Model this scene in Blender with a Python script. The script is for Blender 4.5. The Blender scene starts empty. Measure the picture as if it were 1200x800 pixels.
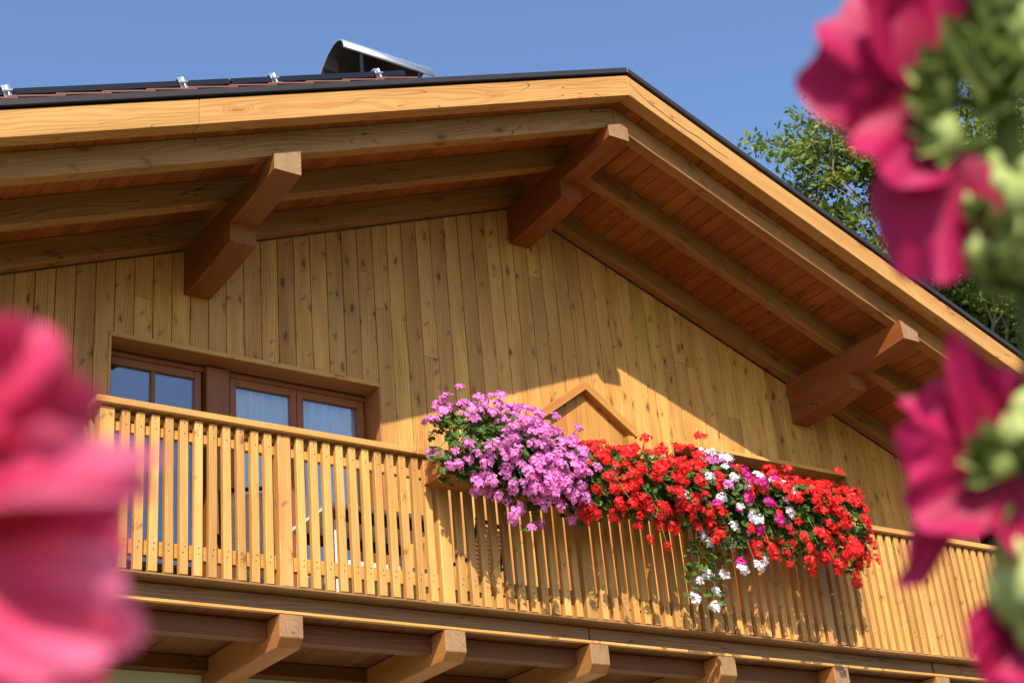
import bpy, bmesh, math, random
from mathutils import Vector, Matrix

random.seed(7)
S = bpy.context.scene
COL = S.collection

# ------------------------------------------------------------------ camera
cam = bpy.data.cameras.new('camera')
cam_o = bpy.data.objects.new('camera', cam)
COL.objects.link(cam_o)
CR = Vector((0.82062999, -0.56472338, -0.08748676))     # right
CU = Vector((-0.1822665, -0.40375122, 0.89652879))      # up
CB = Vector((-0.54161365, -0.71977251, -0.43426051))    # back (towards viewer)
CAM = Vector((0.0, -9.0, 0.0))
m = Matrix((CR, CU, CB)).transposed().to_4x4()
m.translation = CAM
cam_o.matrix_world = m
cam.sensor_width = 36.0
cam.lens = 53.83
cam.clip_start = 0.05
cam.clip_end = 2000
cam.dof.use_dof = True
cam.dof.focus_distance = 10.6
cam.dof.aperture_fstop = 8.0
S.camera = cam_o

# ------------------------------------------------------------------ sky, sun, exposure
SUN = Vector((-0.585, -1.0, 0.965)).normalized()
W = bpy.data.worlds.new('World')
S.world = W
W.use_nodes = True
nt = W.node_tree
sky = nt.nodes.new('ShaderNodeTexSky')
sky.sky_type = 'NISHITA'
sky.sun_disc = False
sky.sun_elevation = math.asin(SUN.z)
sky.sun_rotation = math.atan2(SUN.x, SUN.y)
sky.altitude = 900
sky.air_density = 1.0
sky.dust_density = 2.2
sky.ozone_density = 4.5
nt.links.new(sky.outputs[0], nt.nodes['Background'].inputs[0])
nt.nodes['Background'].inputs[1].default_value = 0.142
sl = bpy.data.lights.new('sun', 'SUN')
sl.energy = 4.5
sl.angle = math.radians(0.53)
sl.color = (1.0, 0.92, 0.78)
sun_o = bpy.data.objects.new('sun', sl)
COL.objects.link(sun_o)
sun_o.rotation_euler = SUN.to_track_quat('Z', 'Y').to_euler()
sun_o.location = (-12, -20, 22)
S.view_settings.view_transform = 'Standard'
S.view_settings.look = 'None'
S.view_settings.exposure = 0.80
S.view_settings.gamma = 1.0
S.view_settings.use_curve_mapping = False
S.render.engine = 'CYCLES'
S.cycles.use_denoising = True
S.cycles.max_bounces = 8
S.cycles.diffuse_bounces = 5
S.cycles.transparent_max_bounces = 12
S.cycles.sample_clamp_indirect = 6


# ------------------------------------------------------------------ helpers
def tag(o, label=None, cat=None, group=None, kind=None):
    if label: o['label'] = label
    if cat: o['category'] = cat
    if group: o['group'] = group
    if kind: o['kind'] = kind
    return o


def empty(name, loc=(0, 0, 0), parent=None):
    o = bpy.data.objects.new(name, None)
    COL.objects.link(o)
    o.location = loc
    if parent: attach(o, parent)
    return o


WORLDM = {}


def wm(o):
    if o.name in WORLDM: return WORLDM[o.name]
    return Matrix.Translation(o.location)


def attach(o, parent, mat=None):
    """parent o; mat is o's wanted world matrix"""
    M = mat if mat is not None else Matrix.Translation(o.location)
    o.parent = parent
    o.matrix_parent_inverse = Matrix.Identity(4)
    o.matrix_basis = wm(parent).inverted() @ M
    WORLDM[o.name] = M


def obj(name, me, mat=None, parent=None, M=None):
    o = bpy.data.objects.new(name, me)
    COL.objects.link(o)
    if mat is not None and not me.materials: me.materials.append(mat)
    M = M if M is not None else Matrix.Identity(4)
    if parent is not None: attach(o, parent, M)
    else:
        o.matrix_basis = M
        WORLDM[o.name] = M
    return o


def mesh(name, v, f, smooth=False):
    me = bpy.data.meshes.new(name)
    me.from_pydata([tuple(a) for a in v], [], f)
    me.update()
    if smooth:
        me.polygons.foreach_set('use_smooth', [True] * len(me.polygons))
    return me


def bm_mesh(name, bm, smooth=False):
    me = bpy.data.meshes.new(name)
    bm.to_mesh(me)
    bm.free()
    if smooth:
        me.polygons.foreach_set('use_smooth', [True] * len(me.polygons))
    return me


def box_mesh(name, lx, ly, lz, bev=0.004, origin='center'):
    """box, length along local x"""
    bm = bmesh.new()
    bmesh.ops.create_cube(bm, size=1.0, matrix=Matrix.Diagonal((lx, ly, lz, 1)))
    if bev > 0:
        bmesh.ops.bevel(bm, geom=bm.edges[:], offset=min(bev, lx * .3, ly * .3, lz * .3), segments=1, affect='EDGES')
    return bm_mesh(name, bm)


def axes(xd, zd):
    x = Vector(xd).normalized()
    z = Vector(zd)
    z = (z - x * z.dot(x)).normalized()
    y = z.cross(x)
    return Matrix((x, y, z)).transposed().to_4x4()


CACHE = {}


def beam(name, p0, p1, w, h, mat, parent, up=(0, 0, 1), bev=0.004):
    """bar from p0 to p1 (its centre line): w across, h along up"""
    p0 = Vector(p0); p1 = Vector(p1)
    d = p1 - p0
    key = (round(d.length, 4), round(w, 4), round(h, 4), bev, mat.name)
    if key not in CACHE:
        CACHE[key] = box_mesh(name, d.length, w, h, bev)
    M = axes(d, up)
    M.translation = (p0 + p1) / 2
    return obj(name, CACHE[key], mat, parent, M)


def bx(name, x0, x1, y0, y1, z0, z1, mat, parent, grain='x', bev=0.004):
    c = Vector(((x0 + x1) / 2, (y0 + y1) / 2, (z0 + z1) / 2))
    lx, ly, lz = x1 - x0, y1 - y0, z1 - z0
    if grain == 'x': return beam(name, c - Vector((lx / 2, 0, 0)), c + Vector((lx / 2, 0, 0)), ly, lz, mat, parent, bev=bev)
    if grain == 'y': return beam(name, c - Vector((0, ly / 2, 0)), c + Vector((0, ly / 2, 0)), lx, lz, mat, parent, bev=bev)
    return beam(name, c - Vector((0, 0, lz / 2)), c + Vector((0, 0, lz / 2)), lx, ly, mat, parent, up=(0, -1, 0), bev=bev)


def tube_into(V, F, pts, radii, n=6, cap=True):
    """append a tube along pts"""
    base = len(V)
    pts = [Vector(p) for p in pts]
    prev = None
    for i, p in enumerate(pts):
        t = (pts[min(i + 1, len(pts) - 1)] - pts[max(i - 1, 0)])
        if t.length < 1e-9: t = Vector((0, 0, 1))
        t.normalize()
        a = Vector((0, 0, 1)) if abs(t.z) < .9 else Vector((1, 0, 0))
        if prev is not None: a = prev
        u = (a - t * a.dot(t)).normalized()
        prev = u
        v = t.cross(u)
        for k in range(n):
            an = 2 * math.pi * k / n
            V.append(p + (u * math.cos(an) + v * math.sin(an)) * radii[i])
    for i in range(len(pts) - 1):
        for k in range(n):
            a = base + i * n + k; b = base + i * n + (k + 1) % n
            F.append((a, b, b + n, a + n))
    if cap:
        F.append(tuple(base + k for k in reversed(range(n))))
        F.append(tuple(base + (len(pts) - 1) * n + k for k in range(n)))


# ------------------------------------------------------------------ materials
def new_mat(name):
    ma = bpy.data.materials.new(name)
    ma.use_nodes = True
    n = ma.node_tree.nodes
    return ma, n, ma.node_tree.links, n['Principled BSDF']


def math_node(n, l, op, a, b=None, c=None):
    x = n.new('ShaderNodeMath'); x.operation = op
    for i, v in enumerate((a, b, c)):
        if v is None: continue
        if isinstance(v, (int, float)): x.inputs[i].default_value = v
        else: l.new(v, x.inputs[i])
    return x.outputs[0]


def wood(name, light, dark, knot=(0.115, 0.042, 0.012), rough=0.55, var=0.16, knots=0.7, kx=2.6, ky=6.5, gscale=1.0, bump=0.25, spec=0.3, cracks=0.0):
    ma, n, l, p = new_mat(name)
    tc = n.new('ShaderNodeTexCoord')
    oi = n.new('ShaderNodeObjectInfo')
    off = n.new('ShaderNodeCombineXYZ')
    l.new(math_node(n, l, 'MULTIPLY', oi.outputs['Random'], 61.3), off.inputs[0])
    l.new(math_node(n, l, 'MULTIPLY', oi.outputs['Random'], 37.9), off.inputs[1])
    l.new(math_node(n, l, 'MULTIPLY', oi.outputs['Random'], 23.1), off.inputs[2])
    add = n.new('ShaderNodeVectorMath'); add.operation = 'ADD'
    l.new(tc.outputs['Object'], add.inputs[0]); l.new(off.outputs[0], add.inputs[1])
    sep = n.new('ShaderNodeSeparateXYZ'); l.new(add.outputs[0], sep.inputs[0])
    X, Y, Z = sep.outputs
    # knots: sparse cells in the plane of the board, slightly warped
    wn = n.new('ShaderNodeTexNoise'); wn.inputs['Scale'].default_value = 15; wn.inputs['Detail'].default_value = 2
    l.new(add.outputs[0], wn.inputs['Vector'])
    wv = math_node(n, l, 'MULTIPLY', math_node(n, l, 'SUBTRACT', wn.outputs[0], .5), .055)
    yy = math_node(n, l, 'ADD', math_node(n, l, 'ADD', Y, Z), wv)
    kc = n.new('ShaderNodeCombineXYZ')
    l.new(math_node(n, l, 'MULTIPLY', X, kx), kc.inputs[0])
    l.new(math_node(n, l, 'MULTIPLY', yy, ky), kc.inputs[1])
    vo = n.new('ShaderNodeTexVoronoi'); vo.voronoi_dimensions = '2D'; vo.inputs['Scale'].default_value = 1.0
    l.new(kc.outputs[0], vo.inputs['Vector'])
    dist = vo.outputs['Distance']
    vs = n.new('ShaderNodeSeparateColor'); l.new(vo.outputs['Color'], vs.inputs[0])
    size = math_node(n, l, 'MULTIPLY', math_node(n, l, 'MAXIMUM', math_node(n, l, 'SUBTRACT', vs.outputs[0], 1 - knots), 0.0), .115)
    kr = n.new('ShaderNodeMapRange'); kr.interpolation_type = 'SMOOTHSTEP'
    l.new(math_node(n, l, 'SUBTRACT', dist, size), kr.inputs['Value'])
    kr.inputs['From Min'].default_value = -0.02; kr.inputs['From Max'].default_value = 0.035
    kr.inputs['To Min'].default_value = 1.0; kr.inputs['To Max'].default_value = 0.0
    kmask = math_node(n, l, 'MULTIPLY', kr.outputs[0], math_node(n, l, 'GREATER_THAN', size, 0.012))
    halo = n.new('ShaderNodeMapRange'); halo.interpolation_type = 'SMOOTHSTEP'
    l.new(math_node(n, l, 'SUBTRACT', dist, size), halo.inputs['Value'])
    halo.inputs['From Min'].default_value = 0.0; halo.inputs['From Max'].default_value = 0.17
    halo.inputs['To Min'].default_value = 1.0; halo.inputs['To Max'].default_value = 0.0
    hmask = math_node(n, l, 'MULTIPLY', halo.outputs[0], math_node(n, l, 'GREATER_THAN', size, 0.012))
    sc = n.new('ShaderNodeCombineXYZ')
    l.new(math_node(n, l, 'ADD', math_node(n, l, 'MULTIPLY', X, kx * 2.1), math_node(n, l, 'MULTIPLY', yy, 4.5)), sc.inputs[0])
    l.new(math_node(n, l, 'MULTIPLY', yy, ky * .62), sc.inputs[1])
    v2 = n.new('ShaderNodeTexVoronoi'); v2.voronoi_dimensions = '2D'; v2.inputs['Scale'].default_value = 1.0
    l.new(sc.outputs[0], v2.inputs['Vector'])
    v2s = n.new('ShaderNodeSeparateColor'); l.new(v2.outputs['Color'], v2s.inputs[0])
    sk = n.new('ShaderNodeMapRange'); sk.interpolation_type = 'SMOOTHSTEP'
    l.new(math_node(n, l, 'ADD', v2.outputs['Distance'], math_node(n, l, 'MULTIPLY', wn.outputs[0], .16)), sk.inputs['Value'])
    sk.inputs['From Min'].default_value = 0.08; sk.inputs['From Max'].default_value = 0.22
    sk.inputs['To Min'].default_value = 1.0; sk.inputs['To Max'].default_value = 0.0
    smask = math_node(n, l, 'MULTIPLY', sk.outputs[0], math_node(n, l, 'LESS_THAN', v2s.outputs[1], knots * .42))
    # growth rings bent round the knots
    ln = n.new('ShaderNodeTexNoise'); ln.noise_dimensions = '3D'; ln.inputs['Scale'].default_value = 1.0; ln.inputs['Detail'].default_value = 2
    lc = n.new('ShaderNodeCombineXYZ')
    l.new(math_node(n, l, 'MULTIPLY', X, .7), lc.inputs[0]); l.new(math_node(n, l, 'MULTIPLY', Y, 5), lc.inputs[1]); l.new(math_node(n, l, 'MULTIPLY', Z, 5), lc.inputs[2])
    l.new(lc.outputs[0], ln.inputs['Vector'])
    ph = math_node(n, l, 'ADD', math_node(n, l, 'MULTIPLY', math_node(n, l, 'ADD', Y, Z), 420.0 * gscale), math_node(n, l, 'MULTIPLY', ln.outputs[0], 60.0))
    ph = math_node(n, l, 'ADD', ph, math_node(n, l, 'MULTIPLY', hmask, 16.0))
    ring = math_node(n, l, 'ADD', math_node(n, l, 'MULTIPLY', math_node(n, l, 'SINE', ph), .5), .5)
    fn = n.new('ShaderNodeTexNoise'); fn.inputs['Scale'].default_value = 1.0; fn.inputs['Detail'].default_value = 4; fn.inputs['Roughness'].default_value = .65
    fc = n.new('ShaderNodeCombineXYZ')
    l.new(math_node(n, l, 'MULTIPLY', X, 4), fc.inputs[0]); l.new(math_node(n, l, 'MULTIPLY', Y, 130), fc.inputs[1]); l.new(math_node(n, l, 'MULTIPLY', Z, 130), fc.inputs[2])
    l.new(fc.outputs[0], fn.inputs['Vector'])
    bn = n.new('ShaderNodeTexNoise'); bn.inputs['Scale'].default_value = 1.0; bn.inputs['Detail'].default_value = 3
    bc = n.new('ShaderNodeCombineXYZ')
    l.new(math_node(n, l, 'MULTIPLY', X, 1.1), bc.inputs[0]); l.new(math_node(n, l, 'MULTIPLY', Y, 11), bc.inputs[1]); l.new(math_node(n, l, 'MULTIPLY', Z, 11), bc.inputs[2])
    l.new(bc.outputs[0], bn.inputs['Vector'])
    g = math_node(n, l, 'ADD', math_node(n, l, 'MULTIPLY', ring, .22), math_node(n, l, 'MULTIPLY', fn.outputs[0], .38))
    g = math_node(n, l, 'ADD', g, math_node(n, l, 'MULTIPLY', bn.outputs[0], .62))
    g = math_node(n, l, 'ADD', g, math_node(n, l, 'MULTIPLY', hmask, .13))
    gr = n.new('ShaderNodeMapRange'); l.new(g, gr.inputs['Value'])
    gr.inputs['From Min'].default_value = .44; gr.inputs['From Max'].default_value = .82
    mx = n.new('ShaderNodeMix'); mx.data_type = 'RGBA'
    l.new(gr.outputs[0], mx.inputs['Factor'])
    mx.inputs['A'].default_value = (*light, 1); mx.inputs['B'].default_value = (*dark, 1)
    mk = n.new('ShaderNodeMix'); mk.data_type = 'RGBA'
    l.new(math_node(n, l, 'MAXIMUM', math_node(n, l, 'MULTIPLY', kmask, math_node(n, l, 'ADD', .45, math_node(n, l, 'MULTIPLY', vs.outputs[1], .5))), math_node(n, l, 'MULTIPLY', smask, .58)), mk.inputs['Factor'])
    l.new(mx.outputs['Result'], mk.inputs['A']); mk.inputs['B'].default_value = (*knot, 1)
    if cracks:
        cn = n.new('ShaderNodeTexNoise'); cn.inputs['Scale'].default_value = 1.0; cn.inputs['Detail'].default_value = 1.5
        ck = n.new('ShaderNodeCombineXYZ')
        l.new(math_node(n, l, 'MULTIPLY', X, .9), ck.inputs[0]); l.new(math_node(n, l, 'MULTIPLY', Y, 9), ck.inputs[1]); l.new(math_node(n, l, 'MULTIPLY', Z, 9), ck.inputs[2])
        l.new(ck.outputs[0], cn.inputs['Vector'])
        line = math_node(n, l, 'LESS_THAN', math_node(n, l, 'ABSOLUTE', math_node(n, l, 'SUBTRACT', cn.outputs[0], .5)), .0035)
        cl = n.new('ShaderNodeTexNoise'); cl.inputs['Scale'].default_value = 1.7; l.new(add.outputs[0], cl.inputs['Vector'])
        cm = math_node(n, l, 'MULTIPLY', line, math_node(n, l, 'GREATER_THAN', cl.outputs[0], 1 - cracks))
        m3 = n.new('ShaderNodeMix'); m3.data_type = 'RGBA'
        l.new(math_node(n, l, 'MULTIPLY', cm, .75), m3.inputs['Factor']); l.new(mk.outputs['Result'], m3.inputs['A'])
        m3.inputs['B'].default_value = (knot[0] * .4, knot[1] * .4, knot[2] * .4, 1)
        mk = m3
    # each piece its own tone
    hs = n.new('ShaderNodeHueSaturation')
    r2 = math_node(n, l, 'FRACT', math_node(n, l, 'MULTIPLY', oi.outputs['Random'], 17.31))
    l.new(math_node(n, l, 'ADD', .5, math_node(n, l, 'MULTIPLY', math_node(n, l, 'SUBTRACT', r2, .5), .010)), hs.inputs['Hue'])
    l.new(math_node(n, l, 'ADD', 1.0, math_node(n, l, 'MULTIPLY', math_node(n, l, 'SUBTRACT', oi.outputs['Random'], .5), 2 * var)), hs.inputs['Value'])
    l.new(mk.outputs['Result'], hs.inputs['Color'])
    l.new(hs.outputs[0], p.inputs['Base Color'])
    p.inputs['Roughness'].default_value = rough
    p.inputs['Specular IOR Level'].default_value = spec
    bp = n.new('ShaderNodeBump'); bp.inputs['Strength'].default_value = bump; bp.inputs['Distance'].default_value = .002
    l.new(g, bp.inputs['Height']); l.new(bp.outputs[0], p.inputs['Normal'])
    return ma


def plain(name, col, rough=.6, metal=0.0, noise=0.0, nscale=8.0, bump=0.0, spec=.4):
    ma, n, l, p = new_mat(name)
    p.inputs['Roughness'].default_value = rough
    p.inputs['Metallic'].default_value = metal
    p.inputs['Specular IOR Level'].default_value = spec
    tc = n.new('ShaderNodeTexCoord')
    no = n.new('ShaderNodeTexNoise'); no.inputs['Scale'].default_value = nscale; no.inputs['Detail'].default_value = 6
    l.new(tc.outputs['Object'], no.inputs['Vector'])
    mx = n.new('ShaderNodeMix'); mx.data_type = 'RGBA'
    l.new(no.outputs[0], mx.inputs['Factor'])
    mx.inputs['A'].default_value = (*[c * (1 - noise) for c in col], 1)
    mx.inputs['B'].default_value = (*[min(1, c * (1 + noise)) for c in col], 1)
    l.new(mx.outputs['Result'], p.inputs['Base Color'])
    if bump:
        bp = n.new('ShaderNodeBump'); bp.inputs['Strength'].default_value = bump; bp.inputs['Distance'].default_value = .01
        l.new(no.outputs[0], bp.inputs['Height']); l.new(bp.outputs[0], p.inputs['Normal'])
    return ma


M_clad = wood('cladding_wood', (0.61, 0.325, 0.082), (0.36, 0.152, 0.030), knots=.85, var=.17)
M_rail = wood('railing_wood', (0.59, 0.315, 0.090), (0.38, 0.163, 0.036), knots=.5, kx=2.6, ky=6, var=.21, gscale=1.6)
M_raft = wood('rafter_wood', (0.35, 0.175, 0.050), (0.22, 0.092, 0.021), knots=.6, kx=1.8, ky=5, var=.06, gscale=.7, cracks=.5)
M_fasc = wood('verge_board_wood', (0.47, 0.245, 0.072), (0.34, 0.150, 0.036), knots=.4, kx=1.3, ky=5, var=.03, gscale=.6, cracks=.5)
M_purl = wood('purlin_wood', (0.27, 0.088, 0.018), (0.18, 0.050, 0.010), knots=.3, kx=1.8, ky=5, var=.05, gscale=.7, cracks=.5)
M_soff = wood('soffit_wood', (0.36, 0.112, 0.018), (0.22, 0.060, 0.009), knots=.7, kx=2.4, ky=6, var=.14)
M_join = wood('joinery_wood', (0.26, 0.088, 0.024), (0.19, 0.058, 0.015), knots=.0, var=.05, gscale=1.5, rough=.4)
M_weath = wood('weathered_wood', (0.30, 0.155, 0.058), (0.18, 0.080, 0.026), knots=.4, kx=1.8, ky=5, var=.08, gscale=.8, cracks=.5)
M_endg = wood('end_grain', (0.30, 0.175, 0.088), (0.21, 0.108, 0.048), knots=.0, var=.04, gscale=.5, cracks=.5)
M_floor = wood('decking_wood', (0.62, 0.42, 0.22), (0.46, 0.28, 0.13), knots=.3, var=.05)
M_niche = wood('niche_panel_wood', (0.46, 0.215, 0.048), (0.32, 0.125, 0.024), knots=.6, var=.06)
M_cross = wood('cross_beam_wood', (0.17, 0.060, 0.014), (0.11, 0.034, 0.008), knots=.4, kx=1.8, ky=5, var=.06, gscale=.8, cracks=.5)  # darker wood tone for cross beams and deck boards
M_metal = plain('verge_sheet_metal', (0.055, 0.045, 0.045), rough=.45, metal=.6, noise=.15)
M_black = plain('black_anodised', (0.012, 0.014, 0.020), rough=.35, metal=.3, noise=.1)
M_alu = plain('bare_aluminium', (0.55, 0.55, 0.56), rough=.4, metal=1.0, noise=.08)
M_zinc = plain('zinc_sheet', (0.62, 0.64, 0.66), rough=.38, metal=.85, noise=.12, nscale=4)
M_soot = plain('sooty_sheet', (0.020, 0.019, 0.019), rough=.8, noise=.3)
M_tile = plain('clay_roof_tile', (0.17, 0.060, 0.040), rough=.8, noise=.3, nscale=14)
M_mortar = plain('tile_joint_grey', (0.42, 0.36, 0.30), rough=.9, noise=.2)
M_cell = plain('solar_cell', (0.010, 0.014, 0.035), rough=.12, noise=.2)
M_plast = plain('plaster', (0.62, 0.60, 0.42), rough=.9, noise=.05, nscale=40, bump=.1)
M_white = plain('white_lacquer', (0.78, 0.78, 0.76), rough=.4, noise=.04)
M_mesh = plain('white_woven_plastic', (0.70, 0.70, 0.72), rough=.5, noise=.05)
M_dark = plain('dark_rubber', (0.02, 0.02, 0.022), rough=.6, noise=.1)
M_room = plain('room_paint', (0.30, 0.28, 0.25), rough=.9, noise=.05)
M_soil = plain('potting_soil', (0.03, 0.022, 0.016), rough=1, noise=.4, nscale=60, bump=.5)
M_box = wood('flower_box_wood', (0.40, 0.165, 0.046), (0.26, 0.090, 0.022), knots=.3, var=.06)


def glass_mat():
    ma = bpy.data.materials.new('window_glass'); ma.use_nodes = True
    n = ma.node_tree.nodes; l = ma.node_tree.links
    n.remove(n['Principled BSDF'])
    tr = n.new('ShaderNodeBsdfTransparent'); tr.inputs[0].default_value = (.93, .95, .95, 1)
    gl = n.new('ShaderNodeBsdfGlossy'); gl.inputs['Roughness'].default_value = .015; gl.inputs[0].default_value = (.92, .95, 1, 1)
    fr = n.new('ShaderNodeFresnel'); fr.inputs[0].default_value = 1.52
    no = n.new('ShaderNodeTexNoise'); no.inputs['Scale'].default_value = 1.3
    tc = n.new('ShaderNodeTexCoord'); l.new(tc.outputs['Object'], no.inputs['Vector'])
    bp = n.new('ShaderNodeBump'); bp.inputs['Strength'].default_value = .05; bp.inputs['Distance'].default_value = .02
    l.new(no.outputs[0], bp.inputs['Height']); l.new(bp.outputs[0], gl.inputs['Normal'])
    f = math_node(n, l, 'ADD', math_node(n, l, 'MULTIPLY', fr.outputs[0], 1.2), .065)
    mx = n.new('ShaderNodeMixShader'); l.new(f, mx.inputs[0]); l.new(tr.outputs[0], mx.inputs[1]); l.new(gl.outputs[0], mx.inputs[2])
    l.new(mx.outputs[0], n['Material Output'].inputs[0])
    return ma


M_glass = glass_mat()


def leafy(name, c1, c2, trans=.35, rough=.5, nscale=6.0, objrand=0.0):
    """thin leaf or petal: diffuse plus light passing through"""
    ma, n, l, p = new_mat(name)
    tc = n.new('ShaderNodeTexCoord')
    no = n.new('ShaderNodeTexNoise'); no.inputs['Scale'].default_value = nscale; no.inputs['Detail'].default_value = 3
    l.new(tc.outputs['Object'], no.inputs['Vector'])
    cr = n.new('ShaderNodeMapRange'); l.new(no.outputs[0], cr.inputs['Value'])
    cr.inputs['From Min'].default_value = .35; cr.inputs['From Max'].default_value = .65
    mx = n.new('ShaderNodeMix'); mx.data_type = 'RGBA'
    l.new(cr.outputs[0], mx.inputs['Factor'])
    mx.inputs['A'].default_value = (*c1, 1); mx.inputs['B'].default_value = (*c2, 1)
    col = mx.outputs['Result']
    if objrand:
        oi = n.new('ShaderNodeObjectInfo')
        hs = n.new('ShaderNodeHueSaturation')
        l.new(math_node(n, l, 'ADD', 1 - objrand, math_node(n, l, 'MULTIPLY', oi.outputs['Random'], 2 * objrand)), hs.inputs['Value'])
        l.new(col, hs.inputs['Color']); col = hs.outputs[0]
    l.new(col, p.inputs['Base Color'])
    p.inputs['Roughness'].default_value = rough
    p.inputs['Specular IOR Level'].default_value = .25
    tr = n.new('ShaderNodeBsdfTranslucent'); l.new(col, tr.inputs[0])
    ms = n.new('ShaderNodeMixShader'); ms.inputs[0].default_value = trans
    l.new(p.outputs[0], ms.inputs[1]); l.new(tr.outputs[0], ms.inputs[2])
    l.new(ms.outputs[0], n['Material Output'].inputs[0])
    return ma


# ------------------------------------------------------------------ ground
GZ = -1.6


def grass_mat():
    ma = plain('lawn', (0.06, 0.085, 0.022), rough=.95, noise=.45, nscale=3.0, bump=.6)
    return ma


g = obj('ground', mesh('ground', [(-400, -400, GZ), (400, -400, GZ), (400, 400, GZ), (-400, 400, GZ)], [(0, 1, 2, 3)]), grass_mat())
tag(g, kind='structure')
g = obj('bounce_yard', mesh('bounce_yard', [(-5, -8.2, GZ + .004), (26, -8.2, GZ + .004), (26, .0, GZ + .004), (-5, .0, GZ + .004)], [(0, 1, 2, 3)]),  # unseen gravel sheet, added to bounce warm light up to the soffit
        plain('bounce_gravel', (0.17, 0.135, 0.085), rough=.95, noise=.3, nscale=30, bump=.7))
tag(g, kind='structure')

# ------------------------------------------------------------------ the house
house = empty('wooden_house', (6.97, 4.5, GZ))
tag(house, 'honey coloured wooden chalet with deep gable roof and slatted balcony', 'house')
XR, ZR, T = 6.97, 6.76, 0.386        # ridge line of the rafters' undersides
XE0, XE1 = 0.5, 13.44


def zu(x): return ZR - T * abs(x - XR)


COSP = 1 / math.sqrt(1 + T * T)
OPEN = [(3.372, 5.488, 2.55, 4.815), (8.352, 10.49, 2.55, 4.815), (12.22, 13.05, 2.55, 4.70)]


# --- gable wall: backing with openings, and the boards on it
def gable_backing():
    V, F = [], []
    y0, y1 = 0.022, 0.16
    cuts = sorted({0.8, 13.14, XR} | {o[0] for o in OPEN} | {o[1] for o in OPEN})
    for a, b in zip(cuts[:-1], cuts[1:]):
        op = [o for o in OPEN if o[0] <= a + 1e-6 and o[1] >= b - 1e-6]
        zb = op[0][3] if op else 2.55
        i = len(V)
        for y in (y0, y1):
            V += [(a, y, zb), (b, y, zb), (b, y, zu(b) + .1), (a, y, zu(a) + .1)]
        F += [(i, i + 1, i + 2, i + 3), (i + 7, i + 6, i + 5, i + 4), (i, i + 4, i + 5, i + 1), (i + 3, i + 2, i + 6, i + 7), (i, i + 3, i + 7, i + 4), (i + 1, i + 5, i + 6, i + 2)]
    return mesh('gable_wall', V, F)


gable = obj('gable_wall', gable_backing(), M_weath, house)


def board_piece(V, F, xa, xb, za, zta, ztb, ch_l, ch_r, th):
    """prism with chamfered long edges. local x = world z, local y = -world x, local z = -world y"""
    c = .004
    i = len(V)

    def P(x, y, z): V.append((z, -x, -y))
    yb = .022; yf = -th
    cl = c if ch_l else 0; crr = c if ch_r else 0
    k = (ztb - zta) / max(xb - xa, 1e-6)
    for z, sgn in ((za, 0), (None, 1)):
        for x, y in ((xa, yb), (xa, yf + c * (1 if ch_l else 0)), (xa + cl, yf), (xb - crr, yf), (xb, yf + c * (1 if ch_r else 0)), (xb, yb)):
            P(x, y, z if z is not None else zta + k * (x - xa))
    for j in range(5): F.append((i + j, i + j + 1, i + j + 7, i + j + 6))
    F.append((i + 11, i + 10, i + 9, i + 8, i + 7, i + 6))
    F.append((i, i + 1, i + 2, i + 3, i + 4, i + 5))


def make_boards():
    pitch, gap = 0.1387, 0.0045
    x = 1.02 + .03
    BM = Matrix(((0, -1, 0, 0), (0, 0, -1, 0), (1, 0, 0, 0), (0, 0, 0, 1)))
    rnd = random.Random(3)
    while x < 13.1:
        w = pitch
        xa, xb = x + gap / 2, x + w - gap / 2
        segs = []
        cuts = [xa] + sorted(e for o in OPEN for e in o[:2] if xa < e < xb) + ([XR] if xa < XR < xb else []) + [xb]
        cuts.sort()
        pieces = []
        for a, b in zip(cuts[:-1], cuts[1:]):
            mid = (a + b) / 2
            zb = 2.56
            for o in OPEN:
                if o[0] < mid < o[1]: zb = o[3]
            pieces.append((a, b, zb, zu(a) - .012, zu(b) - .012))
        th = rnd.uniform(-.0015, .0015)
        # an occasional butt joint
        zj = None
        if rnd.random() < .14 and len(pieces) == 1:
            lo = max(pieces[0][2] + .3, 3.6); hi = pieces[0][3] - .25
            if hi > lo: zj = rnd.uniform(lo, hi)
        groups = [pieces] if zj is None else [[(pieces[0][0], pieces[0][1], pieces[0][2], zj - .0015, zj - .0015)], [(pieces[0][0], pieces[0][1], zj + .0015, pieces[0][3], pieces[0][4])]]
        for gp in groups:
            V, F = [], []
            for q, (a, b, zb, za_, zb_) in enumerate(gp):
                board_piece(V, F, a, b, zb, za_, zb_, q == 0, q == len(gp) - 1, th)
            c = Vector(((gp[0][0] + gp[-1][1]) / 2, 0, gp[0][2]))
            # recentre so that the grain starts at each board's own foot
            V = [(v[0] - c.z, v[1] + c.x, v[2]) for v in V]
            M = BM.copy(); M.translation = c
            obj('board', mesh('board', V, F), M_clad, gable, M)
        x += w


make_boards()

# --- ground-floor wall, side walls, rear wall, inner floor
V, F = [], []


def addbox(V, F, x0, x1, y0, y1, z0, z1):
    i = len(V)
    V += [(x0, y0, z0), (x1, y0, z0), (x1, y1, z0), (x0, y1, z0), (x0, y0, z1), (x1, y0, z1), (x1, y1, z1), (x0, y1, z1)]
    F += [(i, i + 3, i + 2, i + 1), (i + 4, i + 5, i + 6, i + 7), (i, i + 1, i + 5, i + 4), (i + 1, i + 2, i + 6, i + 5), (i + 2, i + 3, i + 7, i + 6), (i + 3, i, i + 4, i + 7)]


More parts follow.
